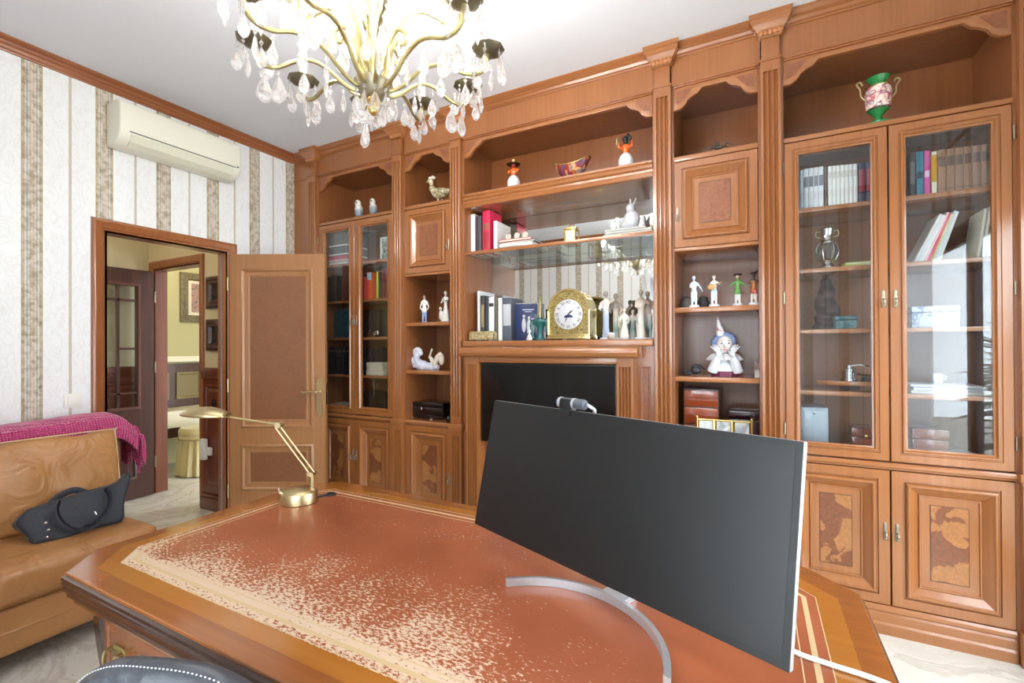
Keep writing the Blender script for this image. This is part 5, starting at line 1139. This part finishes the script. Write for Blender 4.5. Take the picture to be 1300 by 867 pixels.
for i, c in enumerate(((200, 206, 212), (176, 190, 160), (226, 226, 220), (190, 196, 206), (222, 220, 200))):
    flatbook(at(413, 2.8), at(440, 2.8)-.008*(i % 3), 2.78, 2.97, .795+.011*i, .0105, c, ('grey', 'green', 'white', 'blue grey', 'cream')[i]+' magazine in the low pile beside the door handle', rz=(0, 2, -2, 3, 0)[i], cat='magazine')
t = chest('black_case', 'black case with brass catches low in the cabinet beside the door', 'case', at(452, 2.84), at(490, 2.84), 2.83, 3.0, .795, .17, M_BLACK)
for q in (461, 481): MB().cbox((at(q, 2.83), 2.828, .9), (.014, .004, .02)).build('catch', M_BRASS, t)
o = MB().box(at(472, 2.77), at(494, 2.77), 2.76, 2.82, .795, .83).build('paper_box', colr((226, 220, 198)), bevel=.002); root(o, (at(483, 2.77), 2.79, .795)); tag(o, 'small cream paper box in front of the black case', 'box')

# --- narrow cabinet beside the left double cabinet
zb = 1.516; Yf = 2.80
p = at(539, Yf); h = onY(539, 374, Yf).z-zb
LB = zramp('girl_glaze', [(0, (226, 226, 226)), (.06, (130, 156, 206)), (.36, (140, 164, 210)), (.42, (226, 226, 222)), (.84, (230, 228, 222)), (.90, (214, 190, 170)), (.96, (120, 104, 90))], h=h)
fig('porcelain_boy', 'porcelain figurine in white smock and blue trousers', 'figurine', (p, Yf, zb), [('body', LB, person(h, False, ((-.13, -.02, .48), (.13, -.02, .48))), 1), ('base', M_PORC, disc(.11*h, .04*h), 0)], h/48, rz=R(20))
p = at(566, Yf); h = onY(566, 369, Yf).z-zb
b = person(h, True, ((-.10, -.1, .6), (.05, -.12, .7)), wide=1.1); b.ell((-.13*h, -.08*h, .22*h), (.07*h, .07*h, .16*h), 8).ell((-.13*h, -.1*h, .43*h), .055*h, 8)
fig('porcelain_couple', 'white porcelain lady with child on a rocky base', 'figurine', (p, Yf, zb), [('body', mottled('ivory_porcelain', [(.3, (206, 200, 190)), (.7, (232, 230, 224))], 30, .2), b, 1), ('base', M_PORC, disc(.16*h, .06*h), 0)], h/44)
zb = 1.162
x0, x1 = at(523, Yf), at(574, Yf)
b = MB(); L_ = x1-x0
b.ell((.05, 0, .05), (.05, .035, .04), 10); b.ell((.055, -.01, .115), (.03, .03, .035), 10); b.ell((.02, 0, .07), (.03, .035, .035), 8)
b.tube(spline([(.06, 0, .04), (.12, 0, .03), (.19, 0, .024), (.25, 0, .022)], 5), [.04]*6+[.032]*6+[.022]*4, 10)
b.tube([(.05, -.02, .09), (.085, -.03, .05), (.04, -.035, .02)], [.016, .014, .01], 8)
hm = MB(); [hm.ell((.055+.03*cos(a), .0, .125+.03*sin(a)), .019, 8) for a in [pi*i/5 for i in range(6)]]
lg = MB().tube(spline([(.20, .01, .03), (.18, .01, .08), (.165, .01, .10), (.185, .01, .16)], 5), [.018]*6+[.014]*5+[.009]*5, 8); lg.tube(spline([(.22, -.01, .03), (.25, -.01, .1), (.28, -.01, .13)], 5), [.02]*6+[.014]*5, 8).ell((.285, -.01, .08), (.025, .02, .045), 8)
fig('reclining_figurine', 'white porcelain child reclining with raised legs', 'figurine', (x0+.0, Yf, zb), [('body', plain('lilac_porcelain', (216, 218, 234), .2, coat=.3), b, 1), ('bonnet', plain('white_bonnet', (230, 230, 238), .25), hm, 1), ('leg', plain('cream_porcelain', (226, 216, 196), .2), lg, 1)], .0045)
zb = .795
t = chest('black_box', 'black lacquered box with silver keyhole', 'box', at(520, 2.78), at(562, 2.78), 2.78, 2.95, zb+.008, .115, plain('black_lacquer', (16, 13, 15), .18, coat=.5), .3)
MB().ell((at(535, 2.78), 2.776, zb+.075), (.008, .004, .013), 10).build('keyhole', M_SIL, t, smooth=True)
for px in (524, 547): MB().box(at(px, 2.775)-.012, at(px, 2.775)+.012, 2.775, 2.8, zb, zb+.0085).build('foot', M_SIL, t)
p = at(568.5, 2.76); fig('small_black_dish', 'little black dish beside the black box', 'dish', (p, 2.765, zb), [('dish', M_BLACK, MB().lathe([(.014, 0), (.02, .004), (.028, .016), (.026, .018), (.01, .008), (.001, .008)], 18), 0), ('knob', colr((70, 78, 84)), MB().ell((0, 0, .018), (.012, .012, .02), 8), 0)], 0)

# --- mirrored niche, glass shelf
zg = 1.9845; Yg = 2.79
for a, b, tp_, c, l in ((594.5, 603, 273, (232, 232, 230), 'white tall book first on the glass shelf'), (603.5, 611, 275, (74, 66, 72), 'dark grey book beside the white one on the glass shelf')): pxbook(a, b, tp_, zg, Yg, c, l)
pxbook(612.5, 622, 268, zg, Yg, (220, 40, 84), 'bright pink tall book on the glass shelf', band=[(.12, .5, (170, 50, 60)), (.55, .7, (150, 90, 70))])
pxbook(626.5, 631, 281, zg, Yg, (228, 230, 226), 'white album with dark photograph on the glass shelf', depth=.2)
z = zg; xs = at(634, 2.78)
for i, (w_, hh, c, l) in enumerate(((.27, .014, (92, 96, 116), 'blue grey book at the bottom'), (.29, .018, (222, 224, 226), 'white book second from bottom'), (.25, .02, (226, 222, 214), 'ivory book in the middle'), (.27, .012, (70, 76, 90), 'slate book second from top'), (.24, .016, (214, 62, 44), 'red spined book on top'))):
    flatbook(xs, xs+w_, 2.78+.006*(i % 2), 2.97, z, hh, c, l+' of the flat stack on the glass shelf', rz=(0, -2, 2, -1, 1)[i]); z += hh+.0005
for i in range(3):
    p = at(646+11*i, 2.83); t = thing('oval_photo_frame', 'small oval silver photo frame on the flat book stack', 'picture frame', (p, 2.83, z), group='three oval frames')
    MB().tube([(p+.02*cos(a), 2.83, z+.027+.026*sin(a)) for a in [2*pi*j/20 for j in range(21)]], .0035, 6).build('frame', M_SIL, t, smooth=True)
    MB().loft([[(p+.018*cos(2*pi*j/18), y, z+.027+.024*sin(2*pi*j/18)) for j in range(18)] for y in (2.829, 2.833)]).build('photograph', colr((206, 196, 176)), t)
p = at(726, 2.82); t = thing('carriage_clock', 'small brass carriage clock on the glass shelf', 'clock', (p, 2.83, zg))
MB().box(p-.042, p+.042, 2.79, 2.87, zg, zg+.012).box(p-.042, p+.042, 2.79, 2.87, zg+.098, zg+.112).build('case_plates', M_BRASS, t, bevel=.002)
for q in (-1, 1):
    for yy in (2.795, 2.862): MB().tube([(p+q*.036, yy, zg+.01), (p+q*.036, yy, zg+.1)], .005, 8).build('pillar', M_BRASS, t, smooth=True)
MB().box(p-.032, p+.032, 2.80, 2.804, zg+.012, zg+.098).build('dial_plate', M_BRASSB, t)
MB().lathe([(.024, 0), (.024, .002), (.001, .002)], 24, mtx=Matrix.Translation((p, 2.80, zg+.058)) @ Matrix.Rotation(R(90), 4, 'X')).build('dial', M_PORC, t)
MB().cbox((p, 2.797, zg+.066), (.0018, .001, .018)).cbox((p+.006, 2.797, zg+.058), (.014, .001, .0018)).build('hand', M_BLACK, t)
MB().tube(spline([(p-.02, 2.83, zg+.112), (p-.018, 2.83, zg+.13), (p, 2.83, zg+.136), (p+.018, 2.83, zg+.13), (p+.02, 2.83, zg+.112)], 5), .003, 6).build('carrying_handle', M_BRASS, t, smooth=True)
z = zg; xs = at(768, 2.79)
for i, (w_, c) in enumerate(((.33, (160, 166, 176)), (.30, (206, 206, 206)), (.32, (120, 126, 136)), (.31, (220, 220, 216)), (.28, (176, 180, 186)))):
    flatbook(xs+.006*(i % 2), xs+.006*(i % 2)+w_*.9, 2.79+.005*(i % 2), 2.98, z, .013, c, ('steel grey magazine lowest', 'pale grey magazine second', 'slate grey magazine in the middle', 'white magazine fourth', 'light grey magazine topmost')[i]+' of the pile under the rabbit', cat='magazine'); z += .0135
p = at(803, 2.86); h = onY(803, 250, 2.86).z-z
b = MB().ell((0, 0, .3*h), (.26*h, .2*h, .3*h), 12).ell((-.02*h, -.02, .62*h), (.14*h, .14*h, .16*h), 10); b.ell((-.16*h, 0, .14*h), (.2*h, .14*h, .12*h), 8)
for q in (-1, 1): b.tube([(q*.05*h, 0, .72*h), (q*.09*h+.03*h, .01, .98*h)], [.05*h, .03*h], 8)
fig('rabbit_figurine', 'white porcelain rabbit sitting on the magazine pile', 'figurine', (p, 2.86, z), [('body', M_PORC, b, 1)], h/32)

# --- mantel board
zm = 1.3755; Ym = 2.76
x0, x1 = at(597, 2.74), at(627, 2.74)
t = thing('gilt_casket', 'small gilt filigree casket on the mantel', 'casket', ((x0+x1)/2, 2.76, zm))
FIL = mottled('filigree_gold', [(.35, (110, 96, 56)), (.5, (206, 186, 130)), (.65, (236, 228, 200))], 120, .35, .7)
MB().box(x0, x1, 2.725, 2.785, zm+.006, zm+.05).build('body', FIL, t, bevel=.003); MB().loft([[(x0-.002, 2.723, zm+.05), (x1+.002, 2.723, zm+.05), (x1+.002, 2.787, zm+.05), (x0-.002, 2.787, zm+.05)], [(x0+.006, 2.73, zm+.066), (x1-.006, 2.73, zm+.066), (x1-.006, 2.78, zm+.066), (x0+.006, 2.78, zm+.066)]]).build('lid', FIL, t, bevel=.003)
for xx in (x0+.008, x1-.008):
    for yy in (2.732, 2.778): MB().ell((xx, yy, zm+.005), .005, 8).build('foot', M_BRASS, t, smooth=True)
BB = [(604, 607, 369, (220, 222, 224), 'pale grey tall book at the mantel end', dict(depth=.22)), (608.5, 613, 375, (58, 52, 46), 'dark book with gilt titles on the mantel', dict(band=[(.3, .8, (150, 130, 90))])), (613.5, 617.5, 376, (50, 54, 62), 'charcoal slim book on the mantel'), (618.5, 625.5, 377, (226, 228, 228), 'white book with small black mark on the mantel', dict(band=[(.78, .86, (40, 40, 44))])), (626, 629.5, 377, (92, 86, 74), 'taupe slim book on the mantel'), (630.5, 635.5, 378, (230, 230, 226), 'white slim book beside the grey titled one'), (636, 647.5, 378, (84, 90, 104), 'slate grey thick book with white title on the mantel', dict(band=[(.35, .85, (190, 192, 196))]))]
for a_, b_, t_, c, l, *k in BB:
    kk = k[0] if k else {}; q0, q1 = onY(a_, t_, 2.78), onY(b_, t_, 2.78); book(q0.x, q1.x-.0008, q0.z-zm, zm, 2.80, kk.get('depth', .17), c, l, band=kk.get('band'))
q0 = onY(649, 379, 2.75); t = thing('blue_book', 'dark blue picture book facing out on the mantel with pale figures', 'book', (q0.x+.07, 2.80, zm))
CM = Matrix.Translation((q0.x+.004, 2.80, zm)) @ Matrix.Rotation(R(14), 4, 'Z')
MB().box(0, .155, 0, .028, 0, .25, CM).build('cover', colr((24, 40, 86), .25), t, bevel=.002); MB().box(.004, .157, .004, .024, .003, .252, CM).build('pages', M_PAPER, t)
MB().box(.05, .13, -.0008, .001, .205, .212, CM).box(.065, .115, -.0008, .001, .192, .197, CM).build('cover_title', colr((180, 186, 206)), t)
for k, xx in enumerate((.06, .095, .12)): MB().ell((xx, 0, .105-.01*k), (.014, .0012, .05), 10, CM).ell((xx, 0, .165-.012*k), (.009, .0012, .011), 8, CM).build('cover_figure', colr((196, 196, 204)), t)
p = at(671, 2.72); h = .088
b = person(h, True, ((-.12, -.1, .55), (.1, -.12, .55)), wide=1.9); fig('porcelain_lady', 'small white porcelain lady with wide skirt before the blue book', 'figurine', (p, 2.735, zm), [('body', mottled('pearl_porcelain', [(.3, (200, 196, 196)), (.6, (232, 230, 230))], 40, .2), b, 1)], h/42)
p = at(685.5, 2.76); h = onY(685, 374, 2.76).z-zm
b = MB().lathe([(.035, 0), (.038, .01), (.024, .02), (.02, .05), (.03, .09), (.05, .12), (.05, .135), (.03, .14), (.012, .15)], 18, sy=.8)
b.tube(spline([(-.03, 0, .13), (-.055, -.01, .12), (-.058, -.01, .06), (-.045, -.01, .01)], 5), .012, 8); b.tube(spline([(.03, 0, .13), (.05, -.01, .12), (.05, -.01, .05)], 5), .012, 8)
sp_ = MB().lathe([(.012, .145), (.016, .16), (.012, .17), (.013, .19), (.009, .2), (.010, .215), (.003, h-.01), (.001, h)], 14)
fig('teal_candlestick', 'teal glazed figure candlestick with bronze spire beside the clock', 'ornament', (p, 2.765, zm), [('body', plain('teal_glaze', (36, 96, 96), .2, coat=.4), b, 1), ('spire', M_ABRASS, sp_, 0)], .005)

# --- big arched brass clock
c0, c1 = onY(695, 400, 2.735), onY(748.5, 400, 2.735); cw = c1.x-c0.x; xm = (c0.x+c1.x)/2; ch_ = onY(720, 366, 2.735).z-zm
ck = thing('mantel_clock', 'large arched brass mantel clock with white dial', 'clock', (xm, 2.80, zm))
yf_, yb_ = 2.735, 2.875; r_ = cw/2; zs = zm+ch_-r_
def archpoly(r, zbase): return [(xm-r, zbase)]+[(xm-r*cos(pi*i/20), zs+r*sin(pi*i/20)) for i in range(21)]+[(xm+r, zbase)]
GL = plain('lacquered_brass', (218, 198, 138), .16, 1)
MB().box(xm-r_-.004, xm+r_+.004, yf_-.004, yb_+.004, zm+.006, zm+.022).box(xm-r_, xm+r_, yf_, yb_, zm+.022, zm+.034).build('plinth', GL, ck, bevel=.002)
for xx in (xm-r_+.008, xm+r_-.008):
    for yy in (yf_+.008, yb_-.008): MB().lathe([(.008, zm), (.011, zm+.003), (.008, zm+.007)], 12, (xx, yy, 0)).build('foot', GL, ck, smooth=True)
outer, inner = archpoly(r_, zm+.034), archpoly(r_-.013, zm+.034)
for y0, y1 in ((yf_, yf_+.01), (yb_-.01, yb_)):
    MB().loft([[(x, y, z) for x, z in L] for L, y in ((outer, y0), (inner, y0), (inner, y1), (outer, y1), (outer, y0))], False, False, closed=False).build('arch_frame', GL, ck, smooth=True)
MB().loft([[(x, y, z) for x, z in archpoly(r_-.001, zm+.034)] for y in (yf_+.01, yb_-.01)], False, False, closed=False).build('hood', mottled('hood_brass', [(.4, (196, 178, 122)), (.6, (224, 208, 150))], 8, .18, 1), ck, smooth=True)
MB().loft([[(x, y, z) for x, z in archpoly(r_-.014, zm+.034)] for y in (yf_+.012, yf_+.015)]).build('dial_backing', mottled('engraved_brass', [(.42, (138, 120, 74)), (.5, (212, 192, 132)), (.58, (160, 140, 92))], 70, .3, .9), ck)
for xx in (xm-r_+.005, xm+r_-.005): MB().tube([(xx, yf_-.004, zm+.034), (xx, yf_-.004, zs)], .006, 10).build('pillar', GL, ck, smooth=True)
dz = onY(718, 399, 2.735).z; rd = .5*(onY(736, 399, 2.735)-onY(700, 399, 2.735)).x
FR = Matrix.Translation((xm, yf_+.012, dz)) @ Matrix.Rotation(R(90), 4, 'X')
MB().lathe([(rd, 0), (rd, .005), (rd*.97, .0065), (.001, .0065)], 48, mtx=FR).build('dial', plain('dial_white', (206, 206, 208), .4), ck, smooth=True)
MB().lathe([(rd, .003), (rd+.004, .003), (rd+.004, .009), (rd, .009), (rd, .003)], 48, mtx=FR).build('bezel_ring', GL, ck, smooth=True)
INK = plain('dial_ink', (26, 28, 44), .5); OFF_ = OFF[ck.name]
for i, tx in enumerate(('XII', 'I', 'II', 'III', 'IV', 'V', 'VI', 'VII', 'VIII', 'IX', 'X', 'XI')):
    a = R(90-30*i); textmesh(tx, rd*.3, INK, ck, Matrix.Translation(-OFF_) @ FR @ Matrix.Translation((cos(a)*rd*.8, sin(a)*rd*.8, .007)) @ Matrix.Rotation(a-pi/2, 4, 'Z'), 'numeral')
for ang, L_, w_ in ((48, rd*.45, .003), (205, rd*.62, .0022)):
    MB().prism([(-w_, -.004), (w_, -.004), (w_*1.4, L_*.6), (0, L_), (-w_*1.4, L_*.6)], 'z', .0085, .0095, FR @ Matrix.Rotation(R(-ang), 4, 'Z')).build('hand', INK, ck)
MB().prism([(rd*.32*cos(pi*i/12), -rd*.22+rd*.2*sin(pi*i/12)*(1 if 0 < i < 12 else 0)) for i in range(13)], 'z', .0066, .0075, FR).build('moon_window', colr((30, 40, 90)), ck)
# --- figurine group at the end of the mantel
LL = zramp('lladro_glaze', [(0, (196, 200, 196)), (.1, (150, 166, 190)), (.55, (168, 182, 204)), (.72, (206, 206, 206)), (.84, (220, 204, 190)), (.93, (206, 196, 180)), (1, (150, 140, 130))], h=.27)
LG = zramp('grey_green_glaze', [(0, (206, 204, 196)), (.3, (128, 152, 142)), (.6, (196, 200, 192)), (.85, (216, 200, 186)), (1, (150, 138, 124))], h=.2)
LW_ = zramp('cream_glaze', [(0, (220, 216, 206)), (.5, (226, 222, 212)), (.85, (220, 202, 186)), (1, (160, 148, 132))], h=.24)
spec = [(769.5, 2.77, 369, LL, True, 'tall slim porcelain lady in pale blue gown beside the clock', .8, ((-.1, -.06, .6), (.08, -.1, .86))),
        (782, 2.84, 372, LG, True, 'slender porcelain lady with green shawl behind the basket', .8, ((-.1, -.08, .58), (.1, -.08, .58))),
        (793, 2.76, 391, LW_, True, 'seated porcelain girl with wide pale skirt', 1.5, ((-.1, -.12, .55), (.1, -.12, .5))),
        (803.5, 2.84, 393, LG, True, 'porcelain girl in green dress behind the seated one', 1.2, ((-.1, -.1, .55), (.1, -.12, .5))),
        (814, 2.76, 367, LW_, True, 'tall cream porcelain lady embracing her partner', .85, ((-.02, -.14, .62), (.14, .02, .7))),
        (822.5, 2.83, 369, LG, False, 'porcelain gentleman standing behind the cream lady', 1.0, ((-.14, -.06, .7), (.1, -.08, .5)))]
for px, Y_, pt, mt, dr_, l, wd, ar in spec:
    p = at(px, Y_); h = onY(px, pt, Y_).z-zm
    fig('porcelain_figurine', l, 'figurine', (p, Y_, zm), [('body', mt, person(h, dr_, ar, wide=wd*.8), 1), ('base', M_PORC, disc(.13*h if dr_ else .12*h, .04*h, .8), 0)], h/50, rz=R(10))
p = at(776, 2.73); b = MB().lathe([(.014, 0), (.022, .006), (.026, .02), (.02, .03), (.001, .032)], 16); fl = MB()
for i in range(9): a = 2*pi*i/9; fl.ell((.015*cos(a), .015*sin(a), .032+.004*(i % 2)), .008, 6)
fig('flower_basket', 'little porcelain basket of flowers at the foot of the figurines', 'figurine', (p, 2.725, zm), [('basket', mottled('basket_glaze', [(.4, (160, 150, 140)), (.6, (206, 200, 190))], 80, .3), b, 0), ('flower', M_PORC, fl, 0)], 0)

# --- narrow cabinet with the clown
zb = 1.547; Yf = 2.80
spec = [(881.5, 348, plain('pale_blue_porcelain', (206, 218, 230), .2, coat=.3), 'pale blue porcelain pierrot bowing on the shelf', None, ((-.05, -.06, .62), (.24, -.06, .5))),
        (907, 347, zramp('mandolin_glaze', [(0, (226, 226, 224)), (.55, (206, 220, 234)), (.8, (226, 228, 230)), (.9, (222, 200, 184)), (.97, (60, 60, 70))], h=.19), 'porcelain pierrot playing a mandolin', 'mandolin', ((-.03, -.14, .66), (.14, -.1, .72))),
        (937, 347, zramp('green_suit', [(0, (226, 226, 222)), (.12, (230, 226, 216)), (.34, (226, 226, 220)), (.36, (88, 150, 60)), (.8, (96, 158, 66)), (.86, (222, 190, 166)), (.94, (60, 48, 42))], h=.19), 'porcelain gallant in green coat and tricorn hat', 'tricorn', ((-.24, -.06, .66), (.22, -.04, .64))),
        (957.5, 345, zramp('red_suit', [(0, (226, 226, 222)), (.3, (222, 218, 206)), (.36, (176, 56, 34)), (.55, (190, 120, 40)), (.72, (44, 36, 44)), (.84, (60, 44, 40)), (.9, (222, 190, 166)), (.95, (50, 36, 34))], h=.2), 'porcelain musician in red and black costume', 'plume', ((-.12, -.12, .7), (.14, -.1, .74)))]
for px, pt, mt, l, ext, ar in spec:
    p = at(px, Yf); h = onY(px, pt, Yf).z-zb; prt = [('body', mt, person(h*.96, False, ar), 1), ('base', M_PORC, disc(.15*h, .1*h), 0)]
    if ext == 'mandolin': prt.append(('mandolin', colr((196, 156, 96)), MB().ell((-.012, -.035, .112), (.02, .011, .017), 10).tube([(0, -.035, .12), (.04, -.035, .137)], .0035, 6), 0))
    if ext == 'tricorn': prt.append(('tricorn_hat', colr((48, 40, 40)), MB().prism([(-.02, .012), (0, -.02), (.02, .012)], 'z', h*.94, h*.985), 0))
    if ext == 'plume': prt.append(('plumed_hat', colr((42, 34, 36)), MB().lathe([(.016, h*.94), (.015, h*.96), (.01, h*.985), (.001, h)], 12).tube(spline([(.0, 0, h*.97), (.02, 0, h*1.02), (.035, 0, h*.96)], 5), .005, 6), 0))
    fig('porcelain_figurine', l, 'figurine', (p, Yf, zb), prt, h/50)
for px, l, c in ((893, 'round dark tin behind the pierrots', (66, 66, 70)), (872, 'small grey pot at the shelf corner', (120, 116, 110))):
    p = at(px, 2.92); fig('small_pot', l, 'pot', (p, 2.92, zb), [('pot', colr(c), MB().lathe([(.022, 0), (.032, .015), (.034, .045), (.024, .06), (.024, .068)], 18), 0), ('lid', colr((90, 86, 80)), MB().lathe([(.026, .067), (.024, .073), (.006, .08), (.001, .082)], 18), 0)], 0)
zb = 1.166; p = at(920, 2.83); h = onY(920, 402, 2.83).z-zb; bs = .03
CL = plain('clown_white', (224, 228, 236), .2, coat=.3); CB = plain('clown_blue', (112, 134, 178), .2, coat=.3)
t = thing('clown_bust', 'porcelain clown bust with pointed hat resting chin on hands', 'figurine', (p, 2.83, zb), R(6), local=True)
MB().lathe([(.075, 0), (.075, bs-.004), (.07, bs)], 8, mtx=Matrix.Rotation(R(22.5), 4, 'Z')).build('base', colr((110, 48, 74), .25), t)
tb = MB().lathe([(.082, bs), (.075, bs+.02), (.05, bs+.06), (.048, bs+.085), (.03, bs+.1), (.028, bs+.115)], 20, sy=.75)
tb.build('torso', CL, t, smooth=True)
n = 36; MB().loft([[((r+.008*cos(j*pi/1.5))*cos(2*pi*j/n), .8*(r+.008*cos(j*pi/1.5))*sin(2*pi*j/n), z+.006*sin(j*pi/1.5)) for j in range(n)] for r, z in ((.03, bs+.095), (.066, bs+.09), (.088, bs+.066), (.084, bs+.058), (.06, bs+.075), (.03, bs+.082))]).build('ruff', plain('ruff_white', (216, 214, 214), .3), t, smooth=True)
hz = bs+.145; hd_ = MB().ell((0, -.012, hz), (.043, .048, .052), 18); hd_.ell((0, -.064, hz-.006), .009, 8)
for q in (-1, 1): hd_.ell((q*.047, -.002, hz-.004), (.008, .012, .015), 8)
hd_.build('head', plain('clown_face', (234, 228, 226), .2, coat=.3), t, smooth=True, remesh=.004)
for q in (-1, 1): MB().ell((q*.018, -.0585, hz+.008), (.006, .003, .0035), 8).build('eye', colr((70, 80, 110)), t, smooth=True); MB().tube([(q*.011, -.058, hz+.021), (q*.025, -.055, hz+.022)], .0014, 5).build('eyebrow', colr((120, 100, 90)), t)
MB().ell((0, -.0575, hz-.027), (.011, .003, .004), 8).build('lips', colr((206, 130, 130)), t, smooth=True)
hp = MB(); [hp.ell((.043*cos(a), .004+.02*sin(b_), hz+.018+.036*sin(a)), (.021, .028, .022), 8) for a in [pi*i/7-.15 for i in range(9)] for b_ in (0, 1)]
hp.ell((0, .02, hz+.012), (.046, .042, .05), 12).ell((-.052, 0, hz+.012), (.02, .024, .026), 8); hp.build('hair', CB, t, smooth=True, remesh=.005)
MB().lathe([(.024, 0), (.025, .006), (.003, h-hz-.05)], 18, mtx=Matrix.Translation((-.018, 0, hz+.05)) @ Matrix.Rotation(R(-10), 4, 'Y')).build('pointed_hat', mottled('spotted_hat', [(.55, (222, 222, 226)), (.6, (196, 120, 130))], 45, .25), t, smooth=True)
for q in (-1, 1):
    MB().tube([(q*.060, -.035, bs+.002), (q*.05, -.055, bs+.045), (q*.036, -.062, bs+.08)], [.032, .024, .017], 12).build('sleeve', CL, t, smooth=True)
    hm = MB().tube([(q*.036, -.062, bs+.08), (q*.036, -.06, bs+.105)], [.012, .015], 10)
    for f_, (dx, L_) in enumerate(((-.012, .036), (-.004, .042), (.005, .04), (.013, .032))): hm.tube(spline([(q*(.036+dx*.6), -.062, bs+.103), (q*(.044+dx), -.06, bs+.103+L_*.55), (q*(.056+dx*1.2), -.045, bs+.103+L_)], 4), [.0055]*6+[.004]*3, 6)
    hm.tube([(q*.028, -.064, bs+.09), (q*.016, -.066, bs+.11)], [.006, .0045], 6)
    hm.build('hand', M_PORC, t, smooth=True)
p = at(880, 2.79); b = MB().ell((.012, 0, .03), (.03, .02, .024), 10).ell((-.03, -.005, .014), (.02, .016, .013), 8); b.tube(spline([(0, 0, .045), (.03, -.005, .062), (.06, -.01, .035)], 5), [.006]*11, 6).tube([(-.01, 0, .05), (.015, 0, .072)], .005, 6)
fig('black_animal_ornament', 'small black animal ornament at the shelf corner beside the clown', 'ornament', (p, 2.80, zb), [('body', colr((34, 36, 40), .3), b, 1)], .004)
p = at(961, 2.78); fig('wooden_shark_fin', 'small curved brown and white fin shaped ornament', 'ornament', (p, 2.79, zb), [('fin', zramp('fin_glaze', [(0, (200, 196, 190)), (.35, (176, 166, 156)), (.5, (104, 62, 44)), (1, (90, 52, 40))], h=.09), MB().loft([[(x, -.012, z) for x, z in ((-.012, 0), (.03, 0), (.028, .03), (.012, .065), (-.012, .09))], [(x, .012, z) for x, z in ((-.012, 0), (.03, 0), (.028, .03), (.012, .065), (-.012, .09))]]), 0)], 0)
zb = .795
x0, x1 = at(867.5, 2.80), at(912, 2.80); zt = onY(890, 493.5, 2.80).z
t = thing('humidor_box', 'tall glossy mahogany box with drawers on the lower shelf', 'box', ((x0+x1)/2, 2.88, zb))
MB().box(x0, x1, 2.802, 2.97, zb, zt-.006).box(x0-.003, x1+.004, 2.797, 2.973, zt-.006, zt).build('case', W_DARK, t, bevel=.002)
for a_, b_ in ((.02, .32), (.345, .655), (.68, .98)):
    MB().box(x0+.004, x1-.004, 2.796, 2.803, zb+(zt-zb-.006)*a_, zb+(zt-zb-.006)*b_).build('drawer_front', W_MAH, t, bevel=.0015)
x0, x1 = at(924, 2.82), at(964, 2.82); zt = onY(944, 522, 2.82).z
t = chest('jewellery_box', 'dark red lacquered box behind the gilt photo frame', 'box', x0, x1, 2.83, 2.97, zb, zt-zb, plain('oxblood_lacquer', (44, 14, 20), .2, coat=.5), .25, .008)
x0, x1 = at(885, 2.745), at(953, 2.745); zt = onY(920, 533, 2.745).z
t = thing('triple_photo_frame', 'gilt photo frame with three openings on the lower shelf', 'picture frame', ((x0+x1)/2, 2.745, zb))
for i in range(3):
    a_, b_ = x0+(x1-x0)*i/3, x0+(x1-x0)*(i+1)/3
    MB().rings(a_, b_, zb, zt, [(0, 2.752), (0, 2.742), (.006, 2.738), (.010, 2.742), (.010, 2.746)], False).build('frame', M_BRASS, t, smooth=True); MB().box(a_+.009, b_-.009, 2.746, 2.751, zb+.009, zt-.009).build('photograph', mottled('grey_photo', [(.35, (150, 156, 160)), (.6, (214, 216, 216))], 14, .25), t)
for xx in (x0-.003, x1+.003): MB().tube([(xx, 2.745, zb), (xx, 2.745, zt+.008)], .006, 10).ell((xx, 2.745, zt+.01), .008, 8).build('post', M_BRASS, t, smooth=True)
